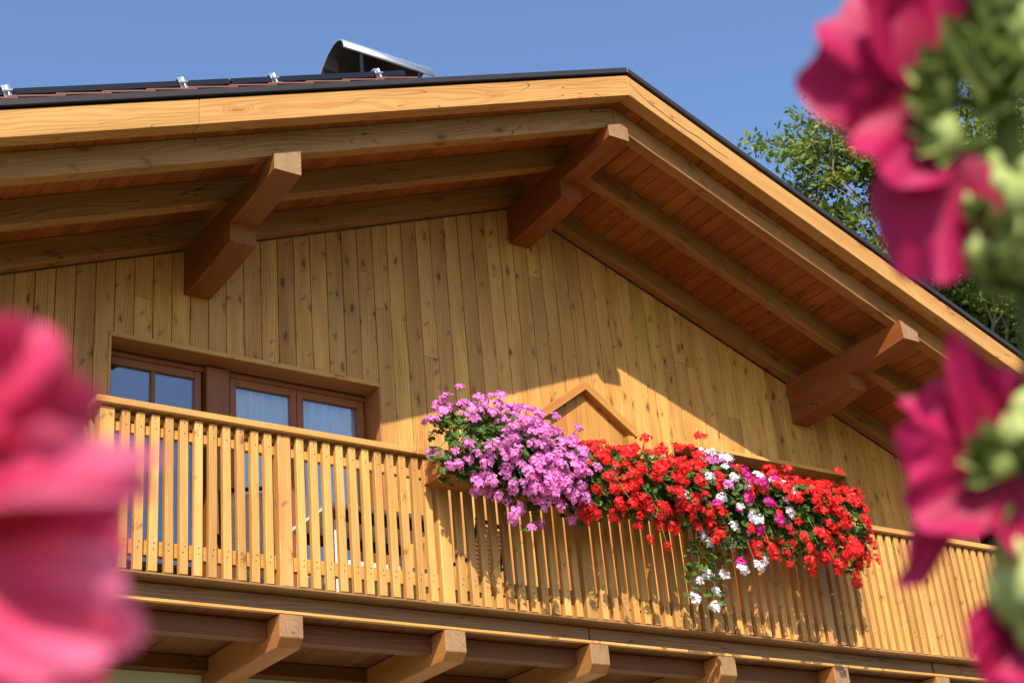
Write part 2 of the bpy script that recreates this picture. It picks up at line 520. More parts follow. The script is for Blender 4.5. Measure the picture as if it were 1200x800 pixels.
addbox(V, F, .8, 13.14, .0, .3, GZ, 2.548)
obj('plaster_wall', mesh('plaster_wall', V, F), M_plast, house)
V, F = [], []
addbox(V, F, .8, 1.0, .302, 9.0, GZ, zu(.8) + .12)
obj('side_wall', mesh('side_wall', V, F), M_clad, house)
V, F = [], []
addbox(V, F, 12.94, 13.14, .302, 9.0, GZ, zu(13.14) + .12)
obj('side_wall', mesh('side_wall', V, F), M_clad, house)
V, F = [], []
V = [(1.0, 8.9, GZ), (12.94, 8.9, GZ), (12.94, 8.9, zu(12.94) + .12), (XR, 8.9, ZR + .12), (1.0, 8.9, zu(1) + .12)]
V += [(a, 9.0, c) for a, b, c in V]
F = [(0, 1, 2, 3, 4), (9, 8, 7, 6, 5), (0, 5, 6, 1), (1, 6, 7, 2), (2, 7, 8, 3), (3, 8, 9, 4), (4, 9, 5, 0)]
obj('rear_wall', mesh('rear_wall', V, F), M_plast, house)
V, F = [], []
addbox(V, F, 1.002, 12.938, .165, 8.898, 2.55, 2.72)
addbox(V, F, 1.002, 12.938, 2.6, 2.7, 2.722, 4.55)
obj('inner_floor', mesh('inner_floor', V, F), M_room, house)

# --- roof: deck, soffit boards, rafters, purlins, verge boards, metal edge
YF = -1.585                      # face of the verge boards


def slope_prism(y0, y1, d0, d1, xa, xb):
    """slab following the roof between xa and xb (one side of the ridge), d0..d1 above the rafters' underside"""
    V = []
    for y in (y0, y1):
        V += [(xa, y, zu(xa) + d0), (xb, y, zu(xb) + d0), (xb, y, zu(xb) + d1), (xa, y, zu(xa) + d1)]
    F = [(0, 1, 2, 3), (7, 6, 5, 4), (0, 4, 5, 1), (3, 2, 6, 7), (0, 3, 7, 4), (1, 5, 6, 2)]
    return V, F


V, F = slope_prism(-1.55, 9.6, .212, .375, XE0 - .3, XR - .0005)
V2, F2 = slope_prism(-1.55, 9.6, .212, .375, XR + .0005, XE1 + .3)
F += [tuple(a + len(V) for a in f) for f in F2]; V += V2
roof = obj('roof', mesh('roof', V, F), M_tile, house)


def rake_bar(name, side, y0, y1, d0, d1, mat, xin=XR, xout=None, parent=roof, bev=.004):
    """timber running up the slope; its local x follows the rake"""
    xo = xout if xout is not None else (XE0 if side < 0 else XE1)
    xi = xin
    a = Vector((xo, 0, zu(xo))); b = Vector((xi, 0, zu(xi)))
    if side > 0: a, b = b, a
    d = (b - a); L = d.length; d.normalize()
    c = Vector(((xo + xi) / 2, (y0 + y1) / 2, (zu(xo) + zu(xi)) / 2 + (d0 + d1) / 2))
    nrm = Vector((-d.z, 0, d.x))
    M = Matrix((d, Vector((0, 1, 0)), nrm)).transposed().to_4x4(); M.translation = c
    h = (d1 - d0) / 2
    # plumb cuts at both ends
    pts = []
    Mi = M.inverted()
    for y in (y0, y1):
        for X, s in ((xo if side < 0 else xi, -1), (xo if side < 0 else xi, 1), (xi if side < 0 else xo, 1), (xi if side < 0 else xo, -1)):
            pts.append(Mi @ Vector((X, y, zu(X) + (d0 if s < 0 else d1))))
    bm = bmesh.new()
    vs = [bm.verts.new(p) for p in pts]
    for f in ((3, 2, 1, 0), (4, 5, 6, 7), (0, 1, 5, 4), (1, 2, 6, 5), (2, 3, 7, 6), (3, 0, 4, 7)): bm.faces.new([vs[k] for k in f])
    bmesh.ops.recalc_face_normals(bm, faces=bm.faces[:])
    if bev: bmesh.ops.bevel(bm, geom=bm.edges[:], offset=bev, segments=1, affect='EDGES')
    return obj(name, bm_mesh(name, bm), mat, parent, M)


for side in (-1, 1):
    e = .0012 * side
    for ya, yb in ((-1.375, -1.275), (-.75, -.65), (-.105, -.006)):
        rake_bar('rafter', side, ya, yb, .0015, .189, M_raft, xin=XR + e)
    # verge board in two lengths, as the joint in the photograph shows
    xj = 3.32 if side < 0 else 11.2
    rake_bar('verge_board', side, YF, YF + .112, .17, .362, M_fasc, xin=XR + e, xout=xj + .0015 * (1 if side < 0 else -1), bev=.003)
    rake_bar('verge_board', side, YF, YF + .112, .17, .362, M_fasc, xin=xj - .0015 * (1 if side < 0 else -1), xout=XE0 - .25 if side < 0 else XE1 + .25, bev=.003)
    rake_bar('metal_edge', side, YF - .022, YF + .10, .377, .425, M_metal, xin=XR + e * .3, xout=XE0 - .3 if side < 0 else XE1 + .3, bev=.004)
crk = [(6.985, 7.060), (7.049, 7.001), (7.169, 6.925), (7.401, 6.826), (7.545, 6.771), (7.676, 6.737), (7.829, 6.667), (7.962, 6.632)]
V, F = [], []
for i, (x, z) in enumerate(crk):
    wv = .0045 * math.sin(math.pi * (i + .6) / (len(crk) + .2)) + .0008
    V += [(x, YF - .0008, z - wv), (x, YF - .0008, z + wv)]
F = [(2 * i, 2 * i + 2, 2 * i + 3, 2 * i + 1) for i in range(len(crk) - 1)]
obj('drying_crack', mesh('drying_crack', V, F), M_soot, roof)
# soffit boards, running from the wall out to the verge
rnd = random.Random(11)
for side in (-1, 1):
    s = .004
    pitch = .118
    k = 0
    while True:
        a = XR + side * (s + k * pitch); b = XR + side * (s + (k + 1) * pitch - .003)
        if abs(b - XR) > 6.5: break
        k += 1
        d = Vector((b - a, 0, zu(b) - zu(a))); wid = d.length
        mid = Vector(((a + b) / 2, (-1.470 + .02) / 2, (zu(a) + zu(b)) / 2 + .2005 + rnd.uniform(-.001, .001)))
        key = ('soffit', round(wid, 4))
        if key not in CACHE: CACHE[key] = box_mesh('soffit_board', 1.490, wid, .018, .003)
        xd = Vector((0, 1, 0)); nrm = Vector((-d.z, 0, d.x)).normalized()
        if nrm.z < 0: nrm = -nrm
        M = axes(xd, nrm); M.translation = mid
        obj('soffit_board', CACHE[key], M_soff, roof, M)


# purlins: notched below, cut to the rake above
def purlin(xa, xb, dz):
    prof = [(0.02, 5.215), (-.25, 5.222), (-.5, 5.238), (-.76, 5.268), (-.76, 5.408), (-1.0, 5.418), (-1.2, 5.432), (-1.43, 5.458)]
    xs = [xa, xb] if not (xa < XR < xb) else [xa, XR, xb]
    c = Vector(((xa + xb) / 2, -.7, 5.4 + dz))
    bm = bmesh.new()
    rows = []
    # local x along -y (out of the wall), local y along world x
    def L(x, y, z): return Vector((-(y - c.y), x - c.x, z - c.z))
    for x in xs:
        low = [bm.verts.new(L(x, y, z + dz)) for y, z in prof]
        top = [bm.verts.new(L(x, y, zu(x) - .001)) for y, z in (prof[0], prof[3], prof[-1])]
        rows.append((low, top))
    for q in (0, len(rows) - 1):
        low, top = rows[q]
        bm.faces.new(low[:4] + [top[1], top[0]]); bm.faces.new(low[4:] + [top[2], top[1]] + [low[3]])
    for (l0, t0), (l1, t1) in zip(rows[:-1], rows[1:]):
        for j in range(len(prof) - 1): bm.faces.new((l0[j], l0[j + 1], l1[j + 1], l1[j]))
        for j in range(2): bm.faces.new((t0[j], t0[j + 1], t1[j + 1], t1[j]))
        bm.faces.new((l0[0], t0[0], t1[0], l1[0])); bm.faces.new((l0[-1], t0[-1], t1[-1], l1[-1]))
    bmesh.ops.recalc_face_normals(bm, faces=bm.faces[:])
    bm.normal_update()
    for f in bm.faces:
        if f.normal.x > .8 and f.calc_center_median().x > .7: f.material_index = 1
    M = Matrix(((0, 1, 0, 0), (-1, 0, 0, 0), (0, 0, 1, 0), (0, 0, 0, 1))); M.translation = c
    me = bm_mesh('purlin', bm); me.materials.append(M_purl); me.materials.append(M_endg)
    obj('purlin', me, None, roof, M)


purlin(3.912, 4.108, 0); purlin(6.845, 7.045, 1.15); purlin(9.90, 10.10, 0)

# clay tiles along the left verge (all that can be seen of the covering)
TW, TL = .205, .30
key = bmesh.new()
bmesh.ops.create_cube(key, size=1.0, matrix=Matrix.Diagonal((TL + .06, TW - .006, .016, 1)))
bmesh.ops.bevel(key, geom=key.edges[:], offset=.004, segments=1, affect='EDGES')
tile_me = bm_mesh('tile', key)
d = Vector((1, 0, T)).normalized()
for i in range(18):
    for j in range(3):
        x = 1.2 + i * TL * COSP
        y = -1.545 + TW * (j + .5)
        if x > 5.0: continue
        up = Vector((-T, 0, 1)).normalized()
        M = axes(d + up * -.035, up); M.translation = Vector((x, y, zu(x) + .474))
        obj('tile', tile_me, M_tile, roof, M)
cap = rake_bar('ridge_sheet', -1, -1.5, 9.6, .43, .437, M_metal, xin=XR - .001, xout=XR - .3, bev=0)
# solar modules over the tiles
def module(x0, x1, label):
    c = Vector(((x0 + x1) / 2, -1.43, zu((x0 + x1) / 2) + .57))
    r = empty('solar_panel', c)
    tag(r, label, 'solar panel', 'solar panels on the left roof slope')
    d = Vector((1, 0, T)).normalized(); up = Vector((-T, 0, 1)).normalized()
    L = (x1 - x0) / COSP
    def place(name, lx, ly, lz, off, mat, bev=.002):
        key = (name, round(lx, 4), round(ly, 4))
        if key not in CACHE: CACHE[key] = box_mesh(name, lx, ly, lz, bev)
        M = axes(d, up); M.translation = c + d * off[0] + Vector((0, 1, 0)) * off[1] + up * off[2]
        return obj(name, CACHE[key], mat, r, M)
    place('frame_rail', L, .022, .042, (0, .011, .01), M_black)
    place('frame_rail', L, .022, .042, (0, .989, .01), M_black)
    place('frame_rail', .022, .955, .042, (-L / 2 + .011, .5, .01), M_black)
    place('frame_rail', .022, .955, .042, (L / 2 - .011, .5, .01), M_black)
    place('cell_sheet', L - .046, .955, .008, (0, .5, .022), M_cell)
    return r, c, d, up


def clamp(x, label):
    r = empty('panel_clamp', (x, -1.435, zu(x) + .47))
    tag(r, label, 'clamp', 'aluminium clamps along the solar panel edge')
    d = Vector((1, 0, T)).normalized(); up = Vector((-T, 0, 1)).normalized()
    bm = bmesh.new()
    # stepped end clamp with a bolt: foot, web and lip
    for sx, sy, sz, ox, oy, oz in ((.05, .05, .012, 0, -.03, -.052), (.05, .008, .095, 0, -.012, -.005), (.05, .034, .008, 0, .004, .044), (.05, .03, .008, 0, -.026, .0)):
        bmesh.ops.create_cube(bm, size=1, matrix=Matrix.Translation((ox, oy, oz)) @ Matrix.Diagonal((sx, sy, sz, 1)))
    M = axes(d, up); M.translation = Vector((x, -1.43, zu(x) + .57))
    obj('bracket', bm_mesh('bracket', bm), M_alu, r, M)
    bm = bmesh.new()
    bmesh.ops.create_cone(bm, cap_ends=True, segments=6, radius1=.011, radius2=.011, depth=.03, matrix=Matrix.Translation((0, -.03, .018)))
    bmesh.ops.create_cone(bm, cap_ends=True, segments=8, radius1=.005, radius2=.005, depth=.07, matrix=Matrix.Translation((.0, -.03, -.01)))
    obj('bolt', bm_mesh('bolt', bm), M_alu, r, M)
    bm = bmesh.new()
    bmesh.ops.create_cube(bm, size=1, matrix=Matrix.Translation((0, -.02, -.085)) @ Matrix.Diagonal((.022, .03, .06, 1)))
    bmesh.ops.create_cube(bm, size=1, matrix=Matrix.Translation((0, .2, -.07)) @ Matrix.Diagonal((.04, .5, .035, 1)))
    obj('hook', bm_mesh('hook', bm), M_alu, r, M)


module(3.62, 4.98, 'upper black solar panel next to the chimney cowl')
module(2.22, 3.605, 'lower black solar panel left of the gap in the frame edge')
module(.82, 2.205, 'solar panel cut by the left edge of the photo')
for x, lb in ((2.17, 'aluminium panel clamp at the left edge of the photo'), (3.27, 'aluminium panel clamp left of the joint between two solar panels'),
              (3.92, 'aluminium panel clamp just right of the joint between two solar panels'), (4.74, 'aluminium panel clamp below the chimney cowl')):
    clamp(x, lb)

# chimney with a curved sheet cowl
chim = empty('chimney', (5.7, .1, zu(5.7) + .4), house)
tag(chim)
V, F = [], []
addbox(V, F, 5.40, 6.0, -.16, .4, zu(6.0) + .3, 7.36)
obj('stack', mesh('stack', V, F), plain('stack_sheet', (0.045, 0.028, 0.022), rough=.7, noise=.2), chim)
prof = [(.46, 7.34), (.44, 7.46), (.40, 7.58), (.335, 7.70), (.25, 7.80), (.15, 7.872), (.05, 7.908), (-.03, 7.905), (-.085, 7.875), (-.115, 7.825), (-.13, 7.765)]
V, F = [], []
th = .012
for x in (5.25, 6.13):
    for y, z in prof: V.append((x, y, z))
    for i, (y, z) in enumerate(prof):
        a = Vector(prof[max(i - 1, 0)]); b = Vector(prof[min(i + 1, len(prof) - 1)])
        t = (b - a).normalized(); nv = Vector((t.y, -t.x))
        V.append((x, y - nv.x * th, z - nv.y * th))
n = len(prof)
for i in range(n - 1):
    F += [(i, i + 1, 2 * n + i + 1, 2 * n + i), (n + i + 1, n + i, 3 * n + i, 3 * n + i + 1), (i + 1, i, n + i, n + i + 1), (2 * n + i, 2 * n + i + 1, 3 * n + i + 1, 3 * n + i)]
F += [(0, 2 * n, 3 * n, n), (n - 1, 2 * n - 1, 4 * n - 1, 3 * n - 1)]
me = mesh('cowl', V, F, True)
me.materials.append(M_zinc); me.materials.append(M_soot)
# the sooted inner side is its own colour
for p in me.polygons:
    if all((vi % (2 * n)) >= n for vi in p.vertices): p.material_index = 1
bm = bmesh.new(); bm.from_mesh(me); bmesh.ops.recalc_face_normals(bm, faces=bm.faces[:])
for f in bm.faces: f.smooth = len(f.verts) == 4 and f.calc_area() > .02
bm.to_mesh(me); bm.free()
obj('cowl', me, None, chim)
for x in (5.42, 5.98):
    bx('cowl_post', x - .012, x + .012, -.12, -.096, 7.30, 7.79, M_black, chim, 'z', .002)
    bx('cowl_post', x - .012, x + .012, .33, .354, 7.30, 7.66, M_black, chim, 'z', .002)

# ------------------------------------------------------------------ door group and windows
def joinery(name, parent, x0, x1, z0, z1, y, leafs, curtain, posts=()):
    """a recessed opening: lining, frame, leaves with panes"""
    r = empty(name, ((x0 + x1) / 2, y, z0), parent)
    lt = .016
    bx('head_trim', x0 - .004, x1 + .004, -.018, -.002, z1 - .034, z1, M_clad, r, 'x', .002)
    bx('lining', x0, x1, -.001, y + .05, z1 - .033, z1 - .001, M_box, r, 'x', .002)  # redder wood puts the bounce light on the head's underside into its colour
    bx('lining', x0, x0 + lt, -.013, y + .05, z0, z1 - .035, M_clad, r, 'z', .002)
    bx('lining', x1 - lt, x1, -.010, y + .05, z0, z1 - .035, M_box, r, 'z', .002)
    xi0, xi1, zi1 = x0 + lt + .001, x1 - lt - .001, z1 - .034
    fr = .034
    bx('frame_bar', xi0, xi1, y, y + .06, zi1 - fr - .014, zi1 - .014, M_join, r, 'x', .003)
    bx('shadow_gap', xi0, xi1, y + .004, y + .06, zi1 - .013, zi1 - .001, M_dark, r, 'x', 0)
    for a, b in posts: bx('post_panel', a, b, y - .035, y + .06, z0, zi1 - .015, M_join, r, 'z', .004)
    for (a, b, panes) in leafs:
        s = .052
        yy0, yy1 = y + .006, y + .055
        zt = zi1 - fr - .016
        lf = bx('leaf', a, a + s, yy0, yy1, z0 + .02, zt, M_join, r, 'z', .004)
        bx('stile', b - s, b, yy0, yy1, z0 + .02, zt, M_join, r, 'z', .004)
        bx('head_rail', a + s + .001, b - s - .001, yy0, yy1, zt - .058, zt, M_join, r, 'x', .004)
        bx('bottom_rail', a + s + .001, b - s - .001, yy0, yy1, z0 + .02, z0 + .16, M_join, r, 'x', .004)
        if panes == 2:
            mid = (a + b) / 2
            bx('glazing_bar', mid - .016, mid + .016, yy0 + .004, yy1 - .004, z0 + .162, zt - .06, M_join, r, 'z', .003)
            bx('glazing_bar', a + s + .002, mid - .018, yy0 + .006, yy1 - .006, z0 + .66, z0 + .692, M_join, r, 'x', .003)
            bx('glazing_bar', mid + .018, b - s - .002, yy0 + .006, yy1 - .006, z0 + .66, z0 + .692, M_join, r, 'x', .003)
            spans = [(a + s - .004, mid - .012), (mid + .012, b - s + .004)]
        else:
            spans = [(a + s - .004, b - s + .004)]
        for u, v in spans:
            bx('pane', u, v, y + .026, y + .034, z0 + .15, zt - .05, M_glass, r, 'x', 0)
    if curtain:
        ca, cb = curtain
        V, F = [], []
        nx = 90
        for i in range(nx + 1):
            x = ca + (cb - ca) * i / nx
            w = .022 * math.sin(x * 62) + .012 * math.sin(x * 131 + 1) + .01 * math.sin(x * 23)
            V += [(x, y + .075 + w * .9, z0 + .03), (x, y + .075 + w * .8, zi1 - .02)]
        F = [(2 * i, 2 * i + 2, 2 * i + 3, 2 * i + 1) for i in range(nx)]
        obj('curtain', mesh('curtain', V, F, True), M_curt, r)
    return r


M_curt = leafy('sheer_curtain', (0.88, 0.88, 0.87), (0.84, 0.85, 0.85), trans=.4, rough=.9)
joinery('balcony_door', house, 3.372, 5.488, 2.72, 4.815, .175,
        [(3.412, 4.128, 2), (4.345, 4.880, 1), (4.884, 5.448, 1)], (4.30, 5.46), posts=[(4.150, 4.325)])
joinery('balcony_door', house, 8.352, 10.49, 2.72, 4.815, .175,
        [(8.395, 9.09, 1), (9.10, 9.78, 1), (9.79, 10.45, 1)], None)
joinery('balcony_door', house, 12.22, 13.05, 2.72, 4.70, .175, [(12.26, 13.01, 1)], None)

# gabled niche on the wall
ni = empty('gabled_niche', (7.42, 0, 4.0), house)
NXA, NXB, NZE, NZA = 6.955, 7.885, 4.83, 5.165
xm = (NXA + NXB) / 2


def niche_bar(pts):
    V = [(x, -.088, z) for x, z in pts] + [(x, .02, z) for x, z in pts]
    k = len(pts)
    F = [tuple(range(k - 1, -1, -1)), tuple(range(k, 2 * k))] + [(i, (i + 1) % k, k + (i + 1) % k, k + i) for i in range(k)]
    a = Vector((pts[0][0], 0, pts[0][1])); b = Vector((pts[1][0], 0, pts[1][1]))
    M = axes(b - a, (0, -1, 0)); M.translation = a
    Mi = M.inverted()
    bm = bmesh.new()
    vs = [bm.verts.new(Mi @ Vector(v)) for v in V]
    for f in F: bm.faces.new([vs[i] for i in f])
    bmesh.ops.recalc_face_normals(bm, faces=bm.faces[:])
    bmesh.ops.bevel(bm, geom=bm.edges[:], offset=.003, segments=1, affect='EDGES')
    obj('frame_board', bm_mesh('frame_board', bm), M_niche, ni, M)


w = .068
dz = w * 1.22
niche_bar([(NXA - .03, NZE - .02), (xm - .001, NZA), (xm - .001, NZA - dz), (NXA - .03, NZE - .02 - dz)])
niche_bar([(xm + .001, NZA), (NXB + .03, NZE - .02), (NXB + .03, NZE - .02 - dz), (xm + .001, NZA - dz)])
bx('frame_board', NXA, NXA + w, -.085, .018, 2.75, NZE - .02 - dz + .01, M_niche, ni, 'z', .003)
bx('frame_board', NXB - w, NXB, -.085, .018, 2.75, NZE - .02 - dz + .01, M_niche, ni, 'z', .003)
x = NXA + w + .001
while x < NXB - w - .02:
    b = min(x + .11, NXB - w - .001)
    zt = NZA - dz * .9 - abs((x + b) / 2 - xm) * .7
    bx('panel_board', x, b - .003, -.012, -.004, 2.75, zt, M_niche, ni, 'z', .002)
    x += .11

# ------------------------------------------------------------------ balcony
BX0, BX1 = 2.885, 12.65
V, F = [], []
addbox(V, F, BX0 + .02, BX1, -1.06, -.004, 2.634, 2.713)
bal = obj('balcony', mesh('balcony', V, F), M_floor, house)
YB = -1.19       # face of the balusters
# floor boards seen from below
x = BX0 + .02
rnd = random.Random(5)
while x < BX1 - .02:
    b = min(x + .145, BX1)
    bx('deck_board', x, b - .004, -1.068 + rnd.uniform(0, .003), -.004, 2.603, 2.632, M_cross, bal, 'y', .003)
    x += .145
L3 = [(BX0 + .0, 6.35), (6.353, 9.8), (9.803, BX1)]
for a, b in L3:
    bx('fascia_board', a + .02, b, -1.082, -1.061, 2.622, 2.712, M_weath, bal, 'x', .003)
    bx('ledge_board', a, b, -1.10, -1.069, 2.600, 2.6205, M_rail, bal, 'x', .003)
    bx('base_plank', a - .02 if a < 3 else a, b, -1.205, -1.045, 2.716, 2.733, M_weath, bal, 'x', .006)
# joists
for k in range(-1, 8):
    a = 4.047 + 1.152 * k; b = a + .155
    bm = bmesh.new()
    pr = [(-1.10, 2.598), (-1.10, 2.462), (-1.045, 2.408), (.0, 2.408), (.0, 2.598)]
    c = Vector(((a + b) / 2, -.55, 2.5))
    vs = [[bm.verts.new((-(y - c.y), sx * .0775, z - c.z)) for y, z in pr] for sx in (-1, 1)]
    bm.faces.new(vs[0]); bm.faces.new(vs[1])
    for i in range(5): bm.faces.new((vs[0][i], vs[0][(i + 1) % 5], vs[1][(i + 1) % 5], vs[1][i]))
    bmesh.ops.recalc_face_normals(bm, faces=bm.faces[:])
    bmesh.ops.bevel(bm, geom=bm.edges[:], offset=.004, segments=1, affect='EDGES')
    bm.normal_update()
    for f in bm.faces:
        if f.normal.x > .8: f.material_index = 1
    M = Matrix(((0, 1, 0, 0), (-1, 0, 0, 0), (0, 0, 1, 0), (0, 0, 0, 1))); M.translation = c
    me = bm_mesh('joist', bm); me.materials.append(M_box); me.materials.append(M_endg)
    obj('joist', me, None, bal, M)
    if k < 7:
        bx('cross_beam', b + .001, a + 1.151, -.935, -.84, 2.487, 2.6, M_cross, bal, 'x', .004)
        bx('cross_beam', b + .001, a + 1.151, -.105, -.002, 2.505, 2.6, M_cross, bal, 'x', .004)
# railing
PITCH = 1.139
bw, bd = .0515, .04
BZ0, BZ1 = 2.739, 3.699
SCV, SCF = [], []
post_x = [2.89, 4.014 + .0]
while post_x[-1] + PITCH < BX1 - .1: post_x.append(post_x[-1] + PITCH)
for i, px in enumerate(post_x):
    bx('post', px, px + .088, YB - .001, YB + .09, BZ0 - .004, BZ1 + .003, M_rail, bal, 'z', .005)
    if i + 1 < len(post_x):
        gap = (post_x[i + 1] - px - .088 - 11 * bw) / 12
        for k in range(11):
            a = px + .088 + gap + k * (bw + gap)
            sl_ = rnd.uniform(-.003, .003)
            beam('baluster', (a + bw / 2 + sl_, YB + bd / 2, BZ0 + rnd.uniform(0, .004)), (a + bw / 2 - sl_, YB + bd / 2, BZ1 + rnd.uniform(-.003, .001)), bw, bd, M_rail, bal, up=(0, -1, 0), bev=.003)
            for zz in (2.872, 2.908, 3.605, 3.672):
                q = len(SCV); cx_ = a + bw / 2 + rnd.uniform(-.006, .006)
                for t_ in range(6): SCV.append((cx_ + .0045 * math.cos(t_ * 1.0472), YB - .0012, zz + .0045 * math.sin(t_ * 1.0472)))
                SCV.append((cx_, YB - .0002, zz))
                for t_ in range(6): SCF.append((q + t_, q + 6, q + (t_ + 1) % 6))
        for z0, z1, wd in ((3.575, 3.635, .042), (3.655, 3.69, .06), (2.845, 2.935, .042)):
            bx('rail_bar', px + .09, post_x[i + 1] - .002, YB + bd + .003, YB + bd + wd, z0, z1, M_rail, bal, 'x', .004)
for a, b in ((BX0 - .03, 5.0), (5.002, 8.6), (8.602, BX1)):
    bx('handrail', a, b, -1.222, -1.085, 3.707, 3.753, M_rail, bal, 'x', .006)
so = obj('screw_heads', mesh('screw_heads', SCV, SCF), M_dark, bal); so['kind'] = 'stuff'
# return railing on the left end
bx('handrail', BX0 - .03, BX0 + .105, -1.083, -.02, 3.707, 3.753, M_rail, bal, 'y', .006)
for k in range(11):
    y = YB + .088 + .045 + k * .092
    bx('baluster', BX0, BX0 + bd, y, y + bw, BZ0, BZ1, M_rail, bal, 'z', .003)
for z0, z1 in ((3.60, 3.69), (2.845, 2.935)):
    bx('rail_bar', BX0 + bd + .003, BX0 + bd + .045, YB + .092, -.03, z0, z1, M_rail, bal, 'y', .004)

# ------------------------------------------------------------------ furniture on the balcony
def chair(loc, rz, label):
    r = empty('garden_chair', loc)
    tag(r, label, 'chair', 'white garden chairs on the balcony')
    R = Matrix.Translation(loc) @ Matrix.Rotation(rz, 4, 'Z') @ Matrix.Scale(.72, 4)
    def tubepart(name, paths, rad, mat):
        for pts in paths:
            V, F = [], []
            tube_into(V, F, pts, [rad] * len(pts), 8)
            o = obj(name, mesh(name, V, F, True), mat, r, R)
    for s in (-1, 1):
        tubepart('leg', [[(s * .25, -.26, 0), (s * .25, -.2, .3), (s * .25, .05, .62), ]], .014, M_alu)
        tubepart('leg', [[(s * .24, .30, 0), (s * .24, .1, .3), (s * .24, -.2, .42), (s * .24, -.24, .44)]], .014, M_alu)
        tubepart('back_post', [[(s * .23, .2, .42), (s * .23, .27, .7), (s * .23, .36, 1.02)]], .015, M_dark)
        tubepart('armrest', [[(s * .26, -.25, .64), (s * .26, 0, .645), (s * .26, .27, .66)]], .018, M_dark)
    tubepart('top_bar', [[(-.245, .362, 1.03), (.245, .362, 1.03)]], .02, M_dark)
    # woven seat and back: strips with gaps
    V, F = [], []
    for i in range(15):
        t0 = i / 15; t1 = t0 + .85 / 15
        for (p, q) in (((.2, .44), (.35, 1.0)),):
            y0 = p[0] + (q[0] - p[0]) * t0; z0 = p[1] + (q[1] - p[1]) * t0
            y1 = p[0] + (q[0] - p[0]) * t1; z1 = p[1] + (q[1] - p[1]) * t1
            k = len(V)
            V += [(-.225, y0, z0), (.225, y0, z0), (.225, y1, z1), (-.225, y1, z1), (-.225, y0 - .006, z0), (.225, y0 - .006, z0), (.225, y1 - .006, z1), (-.225, y1 - .006, z1)]
            F += [(k, k + 1, k + 2, k + 3), (k + 7, k + 6, k + 5, k + 4), (k, k + 4, k + 5, k + 1), (k + 1, k + 5, k + 6, k + 2), (k + 2, k + 6, k + 7, k + 3), (k + 3, k + 7, k + 4, k)]
    obj('woven_back', mesh('woven_back', V, F), M_mesh, r, R)
    V, F = [], []
    for i in range(13):
        y0 = -.24 + i * .034
        addbox(V, F, -.235, .235, y0, y0 + .029, .435, .442)
    obj('woven_seat', mesh('woven_seat', V, F), M_mesh, r, R)


FZ = 2.7135
chair((4.10, -.62, FZ), math.radians(150), 'white woven garden chair behind the slats under the double window')
chair((5.72, -.60, FZ), math.radians(200), 'white woven garden chair behind the slats left of the hanging pink geraniums')
tb = empty('garden_table', (4.95, -.55, FZ))
tag(tb, 'white rectangular table behind the balcony slats, right of the double window', 'table')
bx('table_top', 4.55, 5.45, -.85, -.28, 3.42, 3.45, M_white, tb, 'x', .004)
bx('apron', 4.60, 5.40, -.82, -.80, 3.345, 3.419, M_dark, tb, 'x', .003)
bx('apron', 4.60, 5.40, -.33, -.31, 3.345, 3.419, M_dark, tb, 'x', .003)
for a, b in ((4.59, -.83), (5.37, -.83), (4.59, -.34), (5.37, -.34)):
    bx('leg', a, a + .04, b, b + .04, FZ, 3.344, M_white, tb, 'z', .004)
bx('shelf', 4.62, 5.38, -.78, -.36, 2.98, 3.10, M_white, tb, 'x', .004)
V, F = [], []
tube_into(V, F, [(6.50, -.6, FZ + .05), (6.50, -.6, 3.2), (6.505, -.6, 4.0)], [.018, .018, .016], 10)
pp = empty('parasol_pole', (6.5, -.6, FZ))
tag(pp, 'slim white pole standing behind the balcony slats below the pink geraniums', 'pole')
obj('pole', mesh('pole', V, F, True), M_white, pp)
V, F = [], []
tube_into(V, F, [(6.5, -.6, FZ + .001), (6.5, -.6, FZ + .05)], [.2, .17], 20)
obj('foot', mesh('foot', V, F), M_white, pp)

# ------------------------------------------------------------------ flower boxes and geraniums
boxes = [(5.045, 6.00, 'left'), (6.005, 6.96, 'second'), (6.965, 7.92, 'third'), (7.925, 8.74, 'right')]
lab = {'left': 'wooden flower box holding the pink geraniums, its end showing', 'second': 'wooden flower box under the large red geraniums beside the pink ones',
       'third': 'wooden flower box under the mixed white and red geraniums', 'right': 'wooden flower box under the rightmost red geraniums'}
for a, b, k in boxes:
    c = ((a + b) / 2, -1.335, 3.487)
    r = empty('flower_box', c)
    tag(r, lab[k], 'flower box', 'flower boxes hung on the balcony rail')
    bx('front_board', a, b, -1.452, -1.434, 3.505, 3.662, M_box, r, 'x', .003)
    bx('back_board', a, b, -1.245, -1.227, 3.505, 3.662, M_box, r, 'x', .003)
    bx('end_board', a + .002, a + .02, -1.433, -1.246, 3.506, 3.655, M_box, r, 'y', .003)
    bx('end_board', b - .02, b - .002, -1.433, -1.246, 3.506, 3.655, M_box, r, 'y', .003)
    bx('base_board', a - .012, b - .001, -1.462, -1.224, 3.487, 3.504, M_box, r, 'x', .003)
    bx('soil', a + .021, b - .021, -1.433, -1.246, 3.505, 3.63, M_soil, r, 'x', 0)
    for x in (a + .15, b - .2):
        bx('hanger', x, x + .03, -1.2265, -1.2225, 3.5, 3.75, M_black, r, 'z', 0)
        bx('hanger', x, x + .03, -1.2265, -1.10, 3.7545, 3.7585, M_black, r, 'y', 0)

